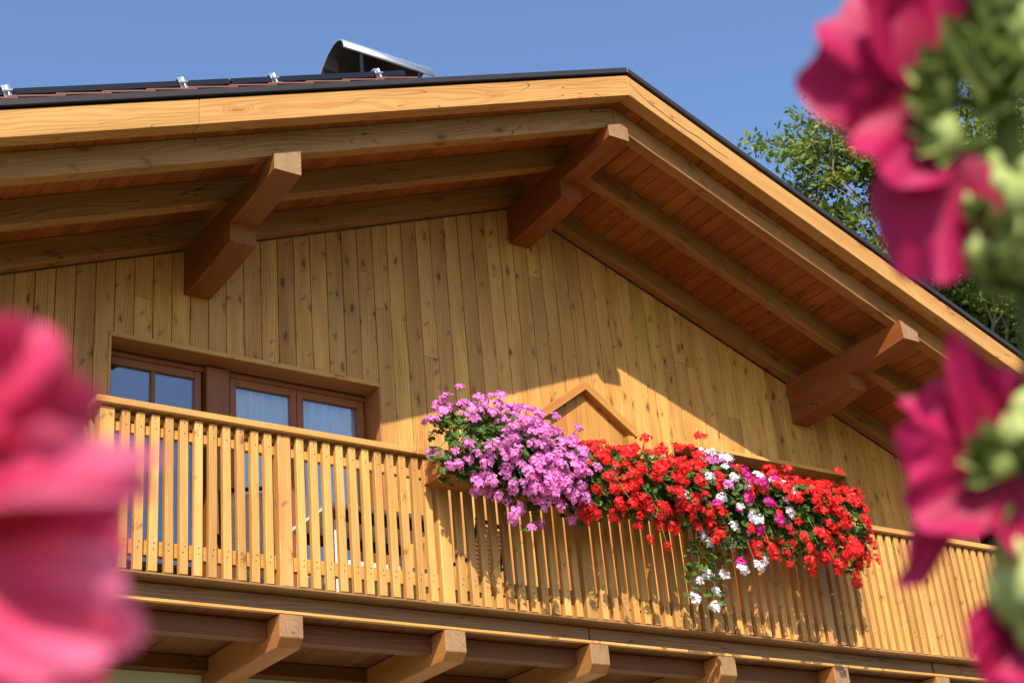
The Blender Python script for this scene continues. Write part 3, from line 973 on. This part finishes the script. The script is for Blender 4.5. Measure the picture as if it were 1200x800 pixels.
M_leafg = leafy('geranium_leaf', (0.095, 0.17, 0.026), (0.045, 0.095, 0.014), trans=.35, nscale=9)
M_stemg = plain('geranium_stem', (0.10, 0.16, 0.03), rough=.6, noise=.2)
M_pink = leafy('pink_petal', (0.84, 0.27, 0.62), (0.70, 0.17, 0.50), trans=.3, nscale=30, objrand=.24)
M_red = leafy('red_petal', (0.84, 0.030, 0.026), (0.70, 0.014, 0.016), trans=.3, nscale=30, objrand=.26)
M_whit = leafy('white_petal', (0.85, 0.80, 0.82), (0.78, 0.70, 0.74), trans=.25, nscale=30, objrand=.06)
M_mag = leafy('magenta_petal', (0.72, 0.03, 0.30), (0.58, 0.02, 0.22), trans=.3, nscale=30, objrand=.1)


def bloom_mesh(seed, mat):
    """umbel: a dome of small five-petalled florets facing +z"""
    r = random.Random(seed)
    V, F = [], []
    nf = r.randint(15, 22)
    for i in range(nf):
        a = i * 2.39996 + r.uniform(-.4, .4)
        q = math.sqrt((i + .5) / nf) * 1.25 + r.uniform(-.1, .1)
        d = Vector((math.sin(q) * math.cos(a), math.sin(q) * math.sin(a), math.cos(q)))
        R_ = r.uniform(.036, .060)
        c = Vector((d.x * R_, d.y * R_, d.z * R_ * .75))
        n = (d + Vector((r.uniform(-.5, .5), r.uniform(-.5, .5), r.uniform(-.3, .3)))).normalized()
        u = n.orthogonal().normalized(); v = n.cross(u)
        s0 = r.uniform(0, 6.28)
        pl = r.uniform(.014, .020)
        for k in range(5):
            an = s0 + k * 1.2566 + r.uniform(-.15, .15)
            e = u * math.cos(an) + v * math.sin(an)
            f = n.cross(e)
            wv = pl * r.uniform(.36, .48)
            lift = n * pl * r.uniform(-.25, .45)
            b = len(V)
            V += [c, c + e * pl * .6 + f * wv + lift * .4, c + e * pl * 1.05 + f * wv * .45 + lift, c + e * pl * 1.05 - f * wv * .45 + lift, c + e * pl * .6 - f * wv + lift * .4]
            F.append((b, b + 1, b + 2, b + 3, b + 4))
    tube_into(V, F, [(0, 0, -.02), (0, 0, .02)], [.0025, .0025], 4, False)
    me = mesh('bloom', V, F)
    me.materials.append(mat)
    return me


BL = {}
for nm, mt in (('pink', M_pink), ('red', M_red), ('white', M_whit), ('magenta', M_mag)):
    BL[nm] = [bloom_mesh(s + hash(nm[0]) % 1 + {'pink': 0, 'red': 20, 'white': 40, 'magenta': 60}[nm], mt) for s in range(7)]


def geranium(label, x0, x1, ztop, zlow, mix, nb, nl, seed, front=.33, trail=()):
    """plant rooted in the box: mounded above the rim, spilling over the front"""
    r = random.Random(seed)
    cx = (x0 + x1) / 2
    root = empty('geranium', (cx, -1.34, 3.63))
    tag(root, label, 'geranium', 'geraniums in the balcony flower boxes')
    rootp = Vector((cx, -1.34, 3.64))
    hx = (x1 - x0) / 2
    zc = 3.62

    def shell(rad):
        while True:
            an = r.uniform(-1, 1) * 1.15 * math.pi / 1.15   # around x axis: 0 = up, towards the viewer
            ph = r.uniform(-.55, 2.75)                      # from slightly behind the top, over the front, to below
            sx = r.uniform(-1, 1)
            k = math.sqrt(max(0, 1 - .55 * sx * sx))
            if ph < 1.35:
                z = zc + math.cos(ph) * (ztop - zc) * k * rad
                if ph > math.pi / 2: pass
            else:
                z = zc + math.cos(ph) * (zc - zlow) * k * rad
            if z < zc and math.cos(ph) < 0:
                z = zc + math.cos(ph) / .925 * (zc - zlow) * k * rad
            y = -1.38 - math.sin(ph) * front * (1.0 if ph > 0 else .6) * (rad * k + .12)
            if z < 3.70 and y > -1.48 : y = -1.48 - r.uniform(0, .05)
            p = Vector((cx + sx * hx, y, z))
            nv = Vector((sx * .4, -math.sin(ph) - .35, math.cos(ph) * .6 + .45)).normalized()
            return p, nv

    SV, SF = [], []
    pts = []
    nb = int(nb * 1.8)
    for i in range(nb):
        for tries in range(30):
            p, nv = shell(r.uniform(.84, 1.08) if i % 9 else r.uniform(1.1, 1.42))
            if all((p - q).length > .054 for q, _ in pts): break
        pts.append((p, nv))
    for t in trail:
        pts.append((Vector(t[:3]), Vector((-.2, -.8, .3)).normalized()))
    kinds = list(mix.items())
    for i, (p, nv) in enumerate(pts):
        q = r.random(); kind = kinds[-1][0]
        for kk, pr in kinds:
            if q < pr: kind = kk; break
            q -= pr
        if i >= nb and len(trail[i - nb]) > 3: kind = trail[i - nb][3]
        me = r.choice(BL[kind])
        nv = (nv + Vector((r.uniform(-.3, .3), r.uniform(-.3, .3), r.uniform(-.2, .3)))).normalized()
        M = nv.to_track_quat('Z', 'Y').to_matrix().to_4x4() @ Matrix.Rotation(r.uniform(0, 6.28), 4, 'Z') @ Matrix.Scale(r.uniform(.60, 1.08), 4)
        M.translation = p
        obj('bloom', me, None, root, M)
        st = Vector((cx + (p.x - cx) * .55, -1.36 - r.uniform(0, .08), 3.66))
        midp = (st + p) / 2 + Vector((0, -.06, .07 if p.z < 3.75 else .02))
        tube_into(SV, SF, [st, midp, p], [.0045, .0035, .0022], 4, False)
    obj('stem', mesh('stem', SV, SF, True), M_stemg, root)
    LV, LF = [], []
    trl = [Vector(t[:3]) for t in trail]
    for i in range(int(nl * 1.35) + 26 * len(trl)):
        if i < int(nl * 1.35):
            p, nv = shell(r.uniform(.45, .93) ** .8)
        else:
            t = trl[i % len(trl)]
            s = r.random()
            p = t.lerp(Vector((cx + (t.x - cx) * .8, -1.5, 3.5)), s) + Vector((r.uniform(-.07, .07), r.uniform(-.06, .03), r.uniform(-.05, .05)))
            nv = Vector((0, -.8, .5))
        nv = (nv + Vector((r.uniform(-.7, .7), r.uniform(-.6, .6), r.uniform(-.3, .8)))).normalized()
        u = nv.orthogonal().normalized(); an0 = r.uniform(0, 6.28)
        u = (Matrix.Rotation(an0, 3, nv) @ u); v = nv.cross(u)
        R_ = r.uniform(.020, .038)
        b = len(LV)
        LV.append(p)
        ns = 7
        for k in range(ns):
            an = .45 + (5.4) * k / (ns - 1)
            rr = R_ * (1.0 if k % 2 == 0 else .84)
            LV.append(p + (u * math.cos(an) + v * math.sin(an)) * rr + nv * R_ * r.uniform(.0, .35))
        for k in range(ns - 1): LF.append((b, b + 1 + k, b + 2 + k))
    lo = obj('foliage', mesh('foliage', LV, LF), M_leafg, root)
    lo['kind'] = 'stuff'


geranium('pink geranium at the left end of the flower boxes, leftmost of all', 5.03, 5.50, 4.05, 3.38, {'pink': 1}, 35, 400, 101,
         trail=[(5.10, -1.30, 3.52), (5.16, -1.50, 3.50), (5.03, -1.36, 3.66)])
geranium('bushy pink geranium in the middle of the pink mass', 5.34, 5.80, 4.02, 3.26, {'pink': 1}, 52, 400, 102, front=.36,
         trail=[(5.50, -1.5, 3.22), (5.62, -1.55, 3.17), (5.72, -1.5, 3.22)])
geranium('pink geranium with a few red heads, touching the red geraniums', 5.64, 6.04, 3.90, 3.30, {'pink': .87, 'red': .13}, 42, 400, 103, front=.36,
         trail=[(5.98, -1.5, 3.28), (6.05, -1.5, 3.33)])
geranium('red geranium directly right of the pink ones', 5.98, 6.52, 3.86, 3.28, {'red': .96, 'pink': .04}, 34, 470, 104)
geranium('densest red geranium below the gabled niche', 6.38, 6.90, 3.90, 3.26, {'red': 1}, 38, 470, 105, front=.36)
geranium('red geranium with first white heads, left of the right door', 6.80, 7.26, 3.84, 3.26, {'red': .80, 'white': .2}, 29, 470, 106)
geranium('white and magenta geranium with long trailing white stems', 7.08, 7.56, 3.96, 3.12, {'white': .50, 'red': .30, 'magenta': .14, 'pink': .06}, 30, 560, 107,
         trail=[(7.02, -1.45, 2.86, 'white'), (7.15, -1.5, 2.80, 'white'), (7.20, -1.48, 2.92, 'white'), (7.12, -1.5, 3.02, 'white'), (7.05, -1.5, 2.98, 'white'), (7.28, -1.5, 3.04, 'white')])
geranium('red geranium with magenta and white heads in front of the right door', 7.42, 7.92, 3.86, 3.14, {'red': .76, 'white': .14, 'magenta': .10}, 31, 520, 108)
geranium('large red geranium second from the right end', 7.76, 8.32, 3.84, 3.10, {'red': 1}, 41, 540, 109, front=.36)
geranium('red geranium at the right end of the flower boxes', 8.20, 8.72, 3.90, 3.14, {'red': 1}, 42, 480, 110, front=.34,
         trail=[(8.66, -1.5, 3.25), (8.72, -1.5, 3.33), (8.62, -1.5, 3.12), (8.78, -1.48, 3.45)])

# ------------------------------------------------------------------ tree behind the house
def tree(base, label):
    r = random.Random(21)
    root = empty('broadleaf_tree', base)
    tag(root, label, 'tree')
    base = Vector(base)
    TV, TF = [], []
    top = base + Vector((.6, -.3, 14.3))
    trunk = [base, base + Vector((.1, 0, 4)), base + Vector((.35, -.1, 8)), base + Vector((.5, -.2, 11.6)), top]
    tube_into(TV, TF, trunk, [.26, .22, .17, .10, .04], 9)
    obj('trunk', mesh('trunk', TV, TF, True), M_bark, root)
    BV, BF = [], []
    LV, LF = [], []
    cc = base + Vector((.5, -.2, 12.6))
    tips = []

    def limb(p, d, L, rad, lev):
        pts = [p]; q = p.copy(); dd = d.copy()
        n = 4
        for i in range(n):
            dd = (dd + Vector((r.uniform(-.25, .25), r.uniform(-.25, .25), r.uniform(-.08, .25)))).normalized()
            q = q + dd * L / n
            pts.append(q.copy())
        tube_into(BV, BF, pts, [rad * (1 - .75 * i / n) for i in range(n + 1)], 5, False)
        if lev >= 3:
            tips.append((pts[-1], dd)); tips.append((pts[2], dd)); return
        for i in range(4):
            t = r.uniform(.35, 1.0); k = min(n - 1, int(t * n)); s = pts[k].lerp(pts[k + 1], t * n - k if t < 1 else 1)
            nd = (dd + Vector((r.uniform(-1, 1), r.uniform(-1, 1), r.uniform(-.5, .8))) * .9).normalized()
            limb(s, nd, L * r.uniform(.48, .68), rad * .5, lev + 1)

    for i in range(22):
        t = .56 + .42 * i / 21
        z = t * 14.1
        s = base + Vector((.1 + .5 * t, -.3 * t, z))
        a = i * 2.4 + r.uniform(-.4, .4)
        L = 3.4 * (1.15 - abs(t - .72) * 1.2)
        limb(s, Vector((math.cos(a), math.sin(a), r.uniform(.25, .75))).normalized(), L, .075, 1)
    for i in range(9):
        s = base + Vector((.2 + .03 * i, -.2, 9.2 + .52 * i))
        limb(s, Vector((-1, r.uniform(-.7, .5), r.uniform(.15, .7))).normalized(), 2.5 - .06 * i, .06, 1)
    # the long leader that stands out on the left, and two bare twigs below it
    s = base + Vector((-.3, -.1, 13.0))
    limb(s, Vector((-.72, -.2, .85)).normalized(), 2.6, .05, 1)
    limb(s, Vector((-.9, -.2, .30)).normalized(), 2.2, .05, 1)
    limb(s, Vector((-.6, -.5, .10)).normalized(), 2.2, .05, 1)
    obj('branches', mesh('branches', BV, BF, True), M_bark, root)
    for i in range(5):
        V2, F2 = [], []
        p = base + Vector((-1.2, -.2, 11.6 + .35 * i)); d = Vector((-.9, -.1, .5 + .1 * i)).normalized(); pts = [p]
        for k in range(6):
            d = (d + Vector((r.uniform(-.2, .1), r.uniform(-.2, .2), r.uniform(-.1, .25)))).normalized(); pts.append(pts[-1] + d * .36)
        tube_into(V2, F2, pts, [.02 * (1 - .13 * k) for k in range(7)], 4, False)
        for k in (2, 3, 4, 5):
            e = pts[k] + (d + Vector((r.uniform(-.8, .8), r.uniform(-.8, .8), r.uniform(-.3, .8)))).normalized() * .5
            tube_into(V2, F2, [pts[k], (pts[k] + e) / 2 + Vector((0, 0, .03)), e], [.007, .005, .003], 3, False)
        obj('bare_twig', mesh('bare_twig', V2, F2), M_bark, root)
    for (p, d) in tips:
        for c in range(4):
            cp = p + Vector((r.gauss(0, .17), r.gauss(0, .17), r.gauss(0, .14)))
            for k in range(24):
                q = cp + Vector((r.gauss(0, .13), r.gauss(0, .13), r.gauss(0, .09)))
                nv = Vector((r.uniform(-1, 1), r.uniform(-1, 1), r.uniform(.0, 1.2))).normalized()
                u = nv.orthogonal().normalized(); u = Matrix.Rotation(r.uniform(0, 6.28), 3, nv) @ u; v = nv.cross(u)
                L = r.uniform(.04, .085); w2 = L * .5
                b = len(LV)
                LV += [q - u * L, q + v * w2 + nv * .008, q + u * L, q - v * w2 + nv * .008]
                LF.append((b, b + 1, b + 2, b + 3))
    cr = obj('crown', mesh('crown', LV, LF), M_leaft, root)
    cr['kind'] = 'stuff'
    print('tree leaves', len(LF))


M_bark = plain('tree_bark', (0.20, 0.16, 0.12), rough=.9, noise=.35, nscale=5, bump=.4)
M_leaft = leafy('tree_leaf', (0.22, 0.265, 0.038), (0.10, 0.155, 0.022), trans=.35, nscale=1.6)
tree((21.2, 5.0, GZ), 'tall leafy tree rising behind the right roof slope')

# ------------------------------------------------------------------ hollyhocks close to the viewer
def petal_mat(name, edge, base, deep, trans):
    ma, n, l, p = new_mat(name)
    uv = n.new('ShaderNodeUVMap')
    sep = n.new('ShaderNodeSeparateXYZ'); l.new(uv.outputs[0], sep.inputs[0])
    rp = n.new('ShaderNodeValToRGB')
    rp.color_ramp.elements[0].position = 0.02; rp.color_ramp.elements[0].color = (*deep, 1)
    rp.color_ramp.elements[1].position = 0.45; rp.color_ramp.elements[1].color = (*base, 1)
    e = rp.color_ramp.elements.new(1.0); e.color = (*edge, 1)
    l.new(sep.outputs[1], rp.inputs[0])
    # veins fanning out from the throat
    vn = n.new('ShaderNodeTexNoise'); vn.inputs['Scale'].default_value = 1.0; vn.inputs['Detail'].default_value = 3
    vc = n.new('ShaderNodeCombineXYZ')
    l.new(math_node(n, l, 'MULTIPLY', sep.outputs[0], 34), vc.inputs[0]); l.new(math_node(n, l, 'MULTIPLY', sep.outputs[1], 2.5), vc.inputs[1])
    l.new(vc.outputs[0], vn.inputs['Vector'])
    hs = n.new('ShaderNodeHueSaturation')
    l.new(math_node(n, l, 'ADD', .72, math_node(n, l, 'MULTIPLY', vn.outputs[0], .56)), hs.inputs['Value'])
    l.new(rp.outputs[0], hs.inputs['Color'])
    l.new(hs.outputs[0], p.inputs['Base Color'])
    p.inputs['Roughness'].default_value = .5
    p.inputs['Specular IOR Level'].default_value = .3
    bp = n.new('ShaderNodeBump'); bp.inputs['Strength'].default_value = .4; bp.inputs['Distance'].default_value = .001
    l.new(vn.outputs[0], bp.inputs['Height']); l.new(bp.outputs[0], p.inputs['Normal'])
    tr = n.new('ShaderNodeBsdfTranslucent'); l.new(hs.outputs[0], tr.inputs[0])
    ms = n.new('ShaderNodeMixShader'); ms.inputs[0].default_value = trans
    l.new(p.outputs[0], ms.inputs[1]); l.new(tr.outputs[0], ms.inputs[2])
    l.new(ms.outputs[0], n['Material Output'].inputs[0])
    return ma


M_petR = petal_mat('crimson_hollyhock_petal', (0.50, 0.016, 0.105), (0.36, 0.007, 0.058), (0.16, 0.003, 0.025), .38)
M_petP = petal_mat('pale_pink_hollyhock_petal', (0.82, 0.19, 0.33), (0.64, 0.050, 0.145), (0.34, 0.006, 0.03), .4)
M_petL = petal_mat('pink_hollyhock_petal', (0.68, 0.060, 0.165), (0.54, 0.013, 0.065), (0.28, 0.003, 0.02), .4)
M_hgreen = leafy('hollyhock_green', (0.15, 0.19, 0.050), (0.10, 0.135, 0.035), trans=.2, nscale=60, rough=.7)
M_hpale = leafy('hollyhock_bud_green', (0.42, 0.47, 0.17), (0.28, 0.34, 0.10), trans=.15, nscale=80, rough=.75)
M_hdark = leafy('hollyhock_leaf', (0.24, 0.29, 0.085), (0.15, 0.20, 0.050), trans=.3, nscale=40, rough=.7)


class Frame:
    """a plant's own frame: x to the right, y up, z forward, in centimetres"""
    def __init__(s, o): s.o = Vector(o)
    def __call__(s, x, y, z=0): return s.o + (CR * x + CU * y + CB * z) * .01


def petal(root, fr, base, tip, width, nrm, cup, ruffle, seed, mat, tipround=.55):
    """ruffled fan-shaped petal from base to tip"""
    r = random.Random(seed)
    b = fr(*base); t = fr(*tip)
    ax = t - b; L = ax.length; ax.normalize()
    nv = CR * nrm[0] + CU * nrm[1] + CB * nrm[2]
    nv = (nv - ax * nv.dot(ax)).normalized()
    sd = nv.cross(ax)
    W_ = width * .01
    NU, NV = 18, 14
    V, UVs = [], []
    ph = [r.uniform(0, 6.28) for _ in range(4)]
    for j in range(NV + 1):
        v = j / NV
        for i in range(NU + 1):
            u = i / NU * 2 - 1
            wid = W_ * .5 * (.12 + .88 * math.sin(min(1, v / .75) * math.pi / 2) ** 1.15)
            end = L * (1 - (1 - math.sqrt(max(0, 1 - (abs(u) ** 2.2) * tipround))) * .9)
            edge = v ** 2.2
            rf = ruffle * .015 * edge * (math.sin(u * 5.5 + ph[0]) + .6 * math.sin(u * 9 + ph[1]) + .22 * math.sin(u * 16 + ph[2]))
            notch = 1 + .045 * math.sin(u * 9 + ph[3]) * edge
            p = b + ax * (v * end * notch) + sd * (u * wid) + nv * (cup * .01 * (v * v - v * .4) * 2 + cup * .012 * u * u * v + rf)
            V.append(p - root.location); UVs.append((i / NU, v))
    F = []
    for j in range(NV):
        for i in range(NU):
            a = j * (NU + 1) + i
            F.append((a, a + 1, a + NU + 2, a + NU + 1))
    me = mesh('petal', V, F, True)
    ul = me.uv_layers.new(name='UVMap')
    for lp in me.loops: ul.data[lp.index].uv = UVs[lp.vertex_index]
    me.materials.append(mat)
    return obj('petal', me, None, root, Matrix.Translation(root.location))


def blob(root, fr, name, c, rad, mat, squash=(1, 1, 1), seed=0, ridges=5):
    """bud: a ribbed, slightly pointed ovoid"""
    r = random.Random(seed)
    V, F = [], []
    nu, nvv = 20, 12
    C = fr(*c) - root.location
    for j in range(nvv + 1):
        th = math.pi * j / nvv
        for i in range(nu):
            a = 2 * math.pi * i / nu
            q = rad * .01 * (1 + .16 * math.cos(ridges * a + seed) * math.sin(th) + .05 * math.sin(3 * th + seed))
            x = math.sin(th) * math.cos(a) * squash[0]; z = math.sin(th) * math.sin(a) * squash[2]
            y = math.cos(th) * squash[1] * (1.18 if th < math.pi / 2 else 1)
            V.append(C + (CR * x + CU * y + CB * z) * q)
    for j in range(nvv):
        for i in range(nu):
            a = j * nu + i; b = j * nu + (i + 1) % nu
            F.append((a, b, b + nu, a + nu))
    return obj(name, mesh(name, V, F, True), mat, root, Matrix.Translation(root.location))


def stalk(root, fr, name, pts, radii, mat):
    V, F = [], []
    tube_into(V, F, [(p if isinstance(p, Vector) else fr(*p)) - root.location for p in pts], radii, 10)
    return obj(name, mesh(name, V, F, True), mat, root, Matrix.Translation(root.location))


# right-hand plant: crimson flowers and buds on a tall stalk
RO = (0.522, -8.649, 0.264)
fr = Frame(RO)
baseR = fr(1.2, -16, -.5)
hr = empty('hollyhock', (baseR.x + .03, baseR.y - .02, GZ))
tag(hr, 'crimson hollyhock with green buds, blurred in the right foreground', 'hollyhock')
stalk(hr, fr, 'stem', [Vector((baseR.x + .03, baseR.y - .02, GZ)), Vector((baseR.x + .015, baseR.y - .005, -.5)), fr(1.5, -16, -.8), fr(1.75, -6, -.6), fr(1.75, 0, -.6), (1.2, 4.5, -.6), (.5, 9, -.6), (.1, 16, -.4), (-.1, 20, -.4)],
      [.011, .009, .0072, .0068, .0066, .0063, .006, .0055, .005], M_hgreen)
# upper flower, seen from the side
petal(hr, fr, (-2.9, 10.2, .0), (-7.6, 13.2, .6), 6.2, (.25, -.1, 1), -.5, .32, 1, M_petR)
petal(hr, fr, (-2.9, 10.4, -.6), (-5.3, 15.6, -.8), 6.0, (.6, .2, .7), .5, .35, 2, M_petR)
petal(hr, fr, (-2.9, 10.0, .3), (-6.0, 7.2, 1.0), 5.4, (.3, .5, 1), .6, .38, 3, M_petR)
petal(hr, fr, (-3.0, 8.6, .5), (-3.2, 2.5, 2.2), 5.4, (-.35, .45, 1), -.5, .5, 4, M_petR, .85)
petal(hr, fr, (-2.6, 11.2, -.6), (-2.4, 15.6, -1.0), 5.2, (.1, .2, 1), .5, .3, 5, M_petR)
blob(hr, fr, 'calyx', (-2.9, 10.4, .2), 1.05, M_hgreen, (1, 1.2, .9), 6)
stalk(hr, fr, 'flower_stalk', [(.3, 9.6, -.5), (-1.2, 10.2, -.2), (-2.6, 10.3, .1)], [.003, .003, .0035], M_hgreen)
blob(hr, fr, 'bud', (-2.75, 8.55, .7), .95, M_hpale, (1, .95, 1), 7)
# bud cluster
for i, (x, y, rr) in enumerate([(-1.55, 5.7, .85), (-.55, 6.5, .8), (.55, 6.0, .9), (-.35, 5.1, .85), (.75, 4.7, .95), (-1.2, 3.7, .95), (-.2, 3.6, .95), (.9, 3.5, 1.0), (1.3, 6.9, .9), (-.6, 7.4, .55)]):
    blob(hr, fr, 'bud', (x, y, .5 + .25 * (i % 3)), rr, M_hpale, (1, .95, 1), 10 + i)
    stalk(hr, fr, 'flower_stalk', [(.6, y - 1.4, -.5), (x * .6 + .2, y - 1.0, 0), (x, y - .3, .3)], [.002, .002, .0024], M_hgreen)
for i, (x, y, rr) in enumerate([(.3, 14.2, .8), (.9, 13.4, .9), (-.1, 11.6, .5), (1.3, 12.4, .8)]):
    blob(hr, fr, 'bud', (x, y, .2), rr, M_hpale if i % 2 else M_hgreen, (1, 1.1, 1), 30 + i)
for i, (x, y, rr) in enumerate([(.75, -3.9, .95), (1.25, -3.0, .9), (.9, -10.5, 1.55), (.35, -9.2, .9), (1.4, -11.8, 1.2)]):
    blob(hr, fr, 'bud', (x, y, .6), rr, M_hpale, (1, 1.05, 1), 40 + i)
    stalk(hr, fr, 'flower_stalk', [(1.0, y - 1.6, -.6), (x * .8 + .2, y - 1.0, 0), (x, y - .4, .4)], [.0022, .0022, .0026], M_hgreen)
# lower flower
petal(hr, fr, (-.5, -5.0, .2), (-2.2, .4, .2), 2.6, (.3, .1, 1), .3, .2, 51, M_petR, .9)
petal(hr, fr, (-.3, -4.8, .3), (-3.9, -2.6, .7), 4.4, (.3, .3, 1), -.5, .3, 52, M_petR)
petal(hr, fr, (-.4, -5.2, .5), (-4.2, -7.2, .9), 4.2, (.2, .3, 1), .5, .25, 53, M_petR, .7)
petal(hr, fr, (-1.6, -6.0, .3), (-3.9, -10.4, .6), 2.2, (.3, .1, 1), -.3, .2, 54, M_petR, .95)
petal(hr, fr, (0, -4.6, -.3), (1.2, -1.4, -.4), 4.2, (.1, -.2, 1), -.4, .3, 55, M_petR)
petal(hr, fr, (.2, -5.4, .5), (1.4, -9.2, .9), 3.6, (.1, .2, 1), .5, .3, 56, M_petR)
blob(hr, fr, 'calyx', (-.3, -5.0, .5), .85, M_hpale, (1.1, .9, .9), 57)
# lowest flower
petal(hr, fr, (1.2, -11.2, .2), (-1.4, -13.6, .6), 3.6, (.3, .2, 1), .4, .2, 58, M_petR)
petal(hr, fr, (1.2, -11.4, .3), (.2, -16.0, .6), 4.2, (.2, .2, 1), .4, .25, 59, M_petR)
# leaves
def leaf(root, fr, base, tip, width, nrm, seed, mat=None):
    o = petal(root, fr, base, tip, width, nrm, .6, .12, seed, mat or M_hdark, .95)
    o.name = 'leaf'; return o
def sepals(root, fr, c, rad, tilt, seed):
    r = random.Random(seed)
    for k in range(4):
        a = tilt + (k - 1.5) * .55
        petal(root, fr, (c[0], c[1], c[2] + .3), (c[0] + math.cos(a) * rad * 1.9, c[1] + math.sin(a) * rad * 1.9, c[2] + .9), rad * 1.15, (.1, .1, 1), .3, .05, seed + k, M_hgreen if k % 2 else M_hpale, 1.0).name = 'sepal'


sepals(hr, fr, (-2.3, 10.6, .2), 1.2, 2.6, 300)
sepals(hr, fr, (-2.5, 9.0, .4), 1.0, 3.6, 310)
sepals(hr, fr, (-.4, -4.9, .4), 1.0, 2.9, 320)
for q, (x, y) in enumerate([(-1.55, 5.5), (-.4, 5.0), (.75, 4.6), (-1.2, 3.5), (-.1, 3.4), (.9, 3.2), (.9, -10.8), (.75, -4.1)]):
    sepals(hr, fr, (x, y - .5, .9), .62, 1.6 + .5 * math.sin(q * 2.1), 400 + 10 * q)
LEAVES = [((.9, -7.0, .2), (-.2, -8.6, .5), 1.8, 92), ((.3, 9.9, -.2), (-2.9, 13.4, .2), 2.6, 76), ((.4, 12.0, -.4), (-1.3, 9.3, 0), 2.2, 77), ((.5, 14.0, -.4), (2.2, 9.0, -.2), 3.0, 78), ((.2, 15.5, -.5), (-1.6, 13.0, -.1), 2.0, 79),
          ((.5, 10.5, .2), (-2.0, 12.6, .5), 1.5, 70), ((-.3, 10.6, .2), (.9, 12.0, .7), 1.0, 71), ((.3, 7.6, -.2), (-3.0, 6.9, .2), 2.0, 72), ((.4, 12.8, -.2), (-1.6, 15.4, -.1), 2.2, 73),
                ((.8, 3.0, -.3), (-1.2, 1.9, .1), 1.8, 74), ((.6, -8.0, -.4), (1.9, -13.5, 0), 2.6, 75)]
for b, t, w_, s_ in LEAVES: leaf(hr, fr, b, t, w_, (.2, .2, 1), s_)

# left-hand plant: pink flower very close
LO = (0.113, -8.663, 0.130)
fl = Frame(LO)
baseL = fl(-5, -12, -1)
hl = empty('hollyhock', (baseL.x - .05, baseL.y + .02, GZ))
tag(hl, 'bright pink hollyhock, strongly blurred in the left foreground', 'hollyhock')
stalk(hl, fl, 'stem', [Vector((baseL.x - .05, baseL.y + .02, GZ)), Vector((baseL.x - .03, baseL.y + .01, -.6)), fl(-4.6, -12, -1.2), fl(-4.2, -2, -1.6), fl(-4.2, 8, -1.8)], [.011, .009, .007, .006, .005], M_hgreen)
# (1 cm here is about 50 px at this distance)
petal(hl, fl, (-2.6, 1.0, 0), (.2, 3.9, .3), 4.2, (.2, -.2, 1), -.5, .42, 81, M_petL)
petal(hl, fl, (-2.6, .7, .3), (3.0, .85, .9), 2.1, (.1, .6, 1), .5, .3, 82, M_petP, .8)
petal(hl, fl, (-2.4, .4, -.2), (1.5, -1.0, .1), 3.6, (.1, -.4, 1), -.5, .3, 83, M_petL)
petal(hl, fl, (-2.4, -1.4, .4), (2.3, -2.9, .9), 3.4, (.0, .5, 1), .5, .42, 84, M_petP)
petal(hl, fl, (-2.4, -2.2, .5), (1.2, -4.9, .9), 4.2, (.1, .4, 1), .5, .42, 85, M_petP)
petal(hl, fl, (-2.4, .5, -.5), (-2.0, 4.5, -.3), 4.2, (.2, -.2, 1), -.4, .4, 86, M_petL)
petal(hl, fl, (-2.6, .2, .2), (.2, .9, .8), 3.0, (.1, -.2, 1), -.4, .4, 88, M_petL)
blob(hl, fl, 'calyx', (-2.9, .2, -.4), .9, M_hgreen, (1, 1, 1), 87)
stalk(hl, fl, 'flower_stalk', [(-4.3, -1.6, -1.4), (-3.8, -.4, -1.0), (-3.0, .0, -.5)], [.003, .003, .0035], M_hgreen)
print('objects', len(bpy.data.objects))
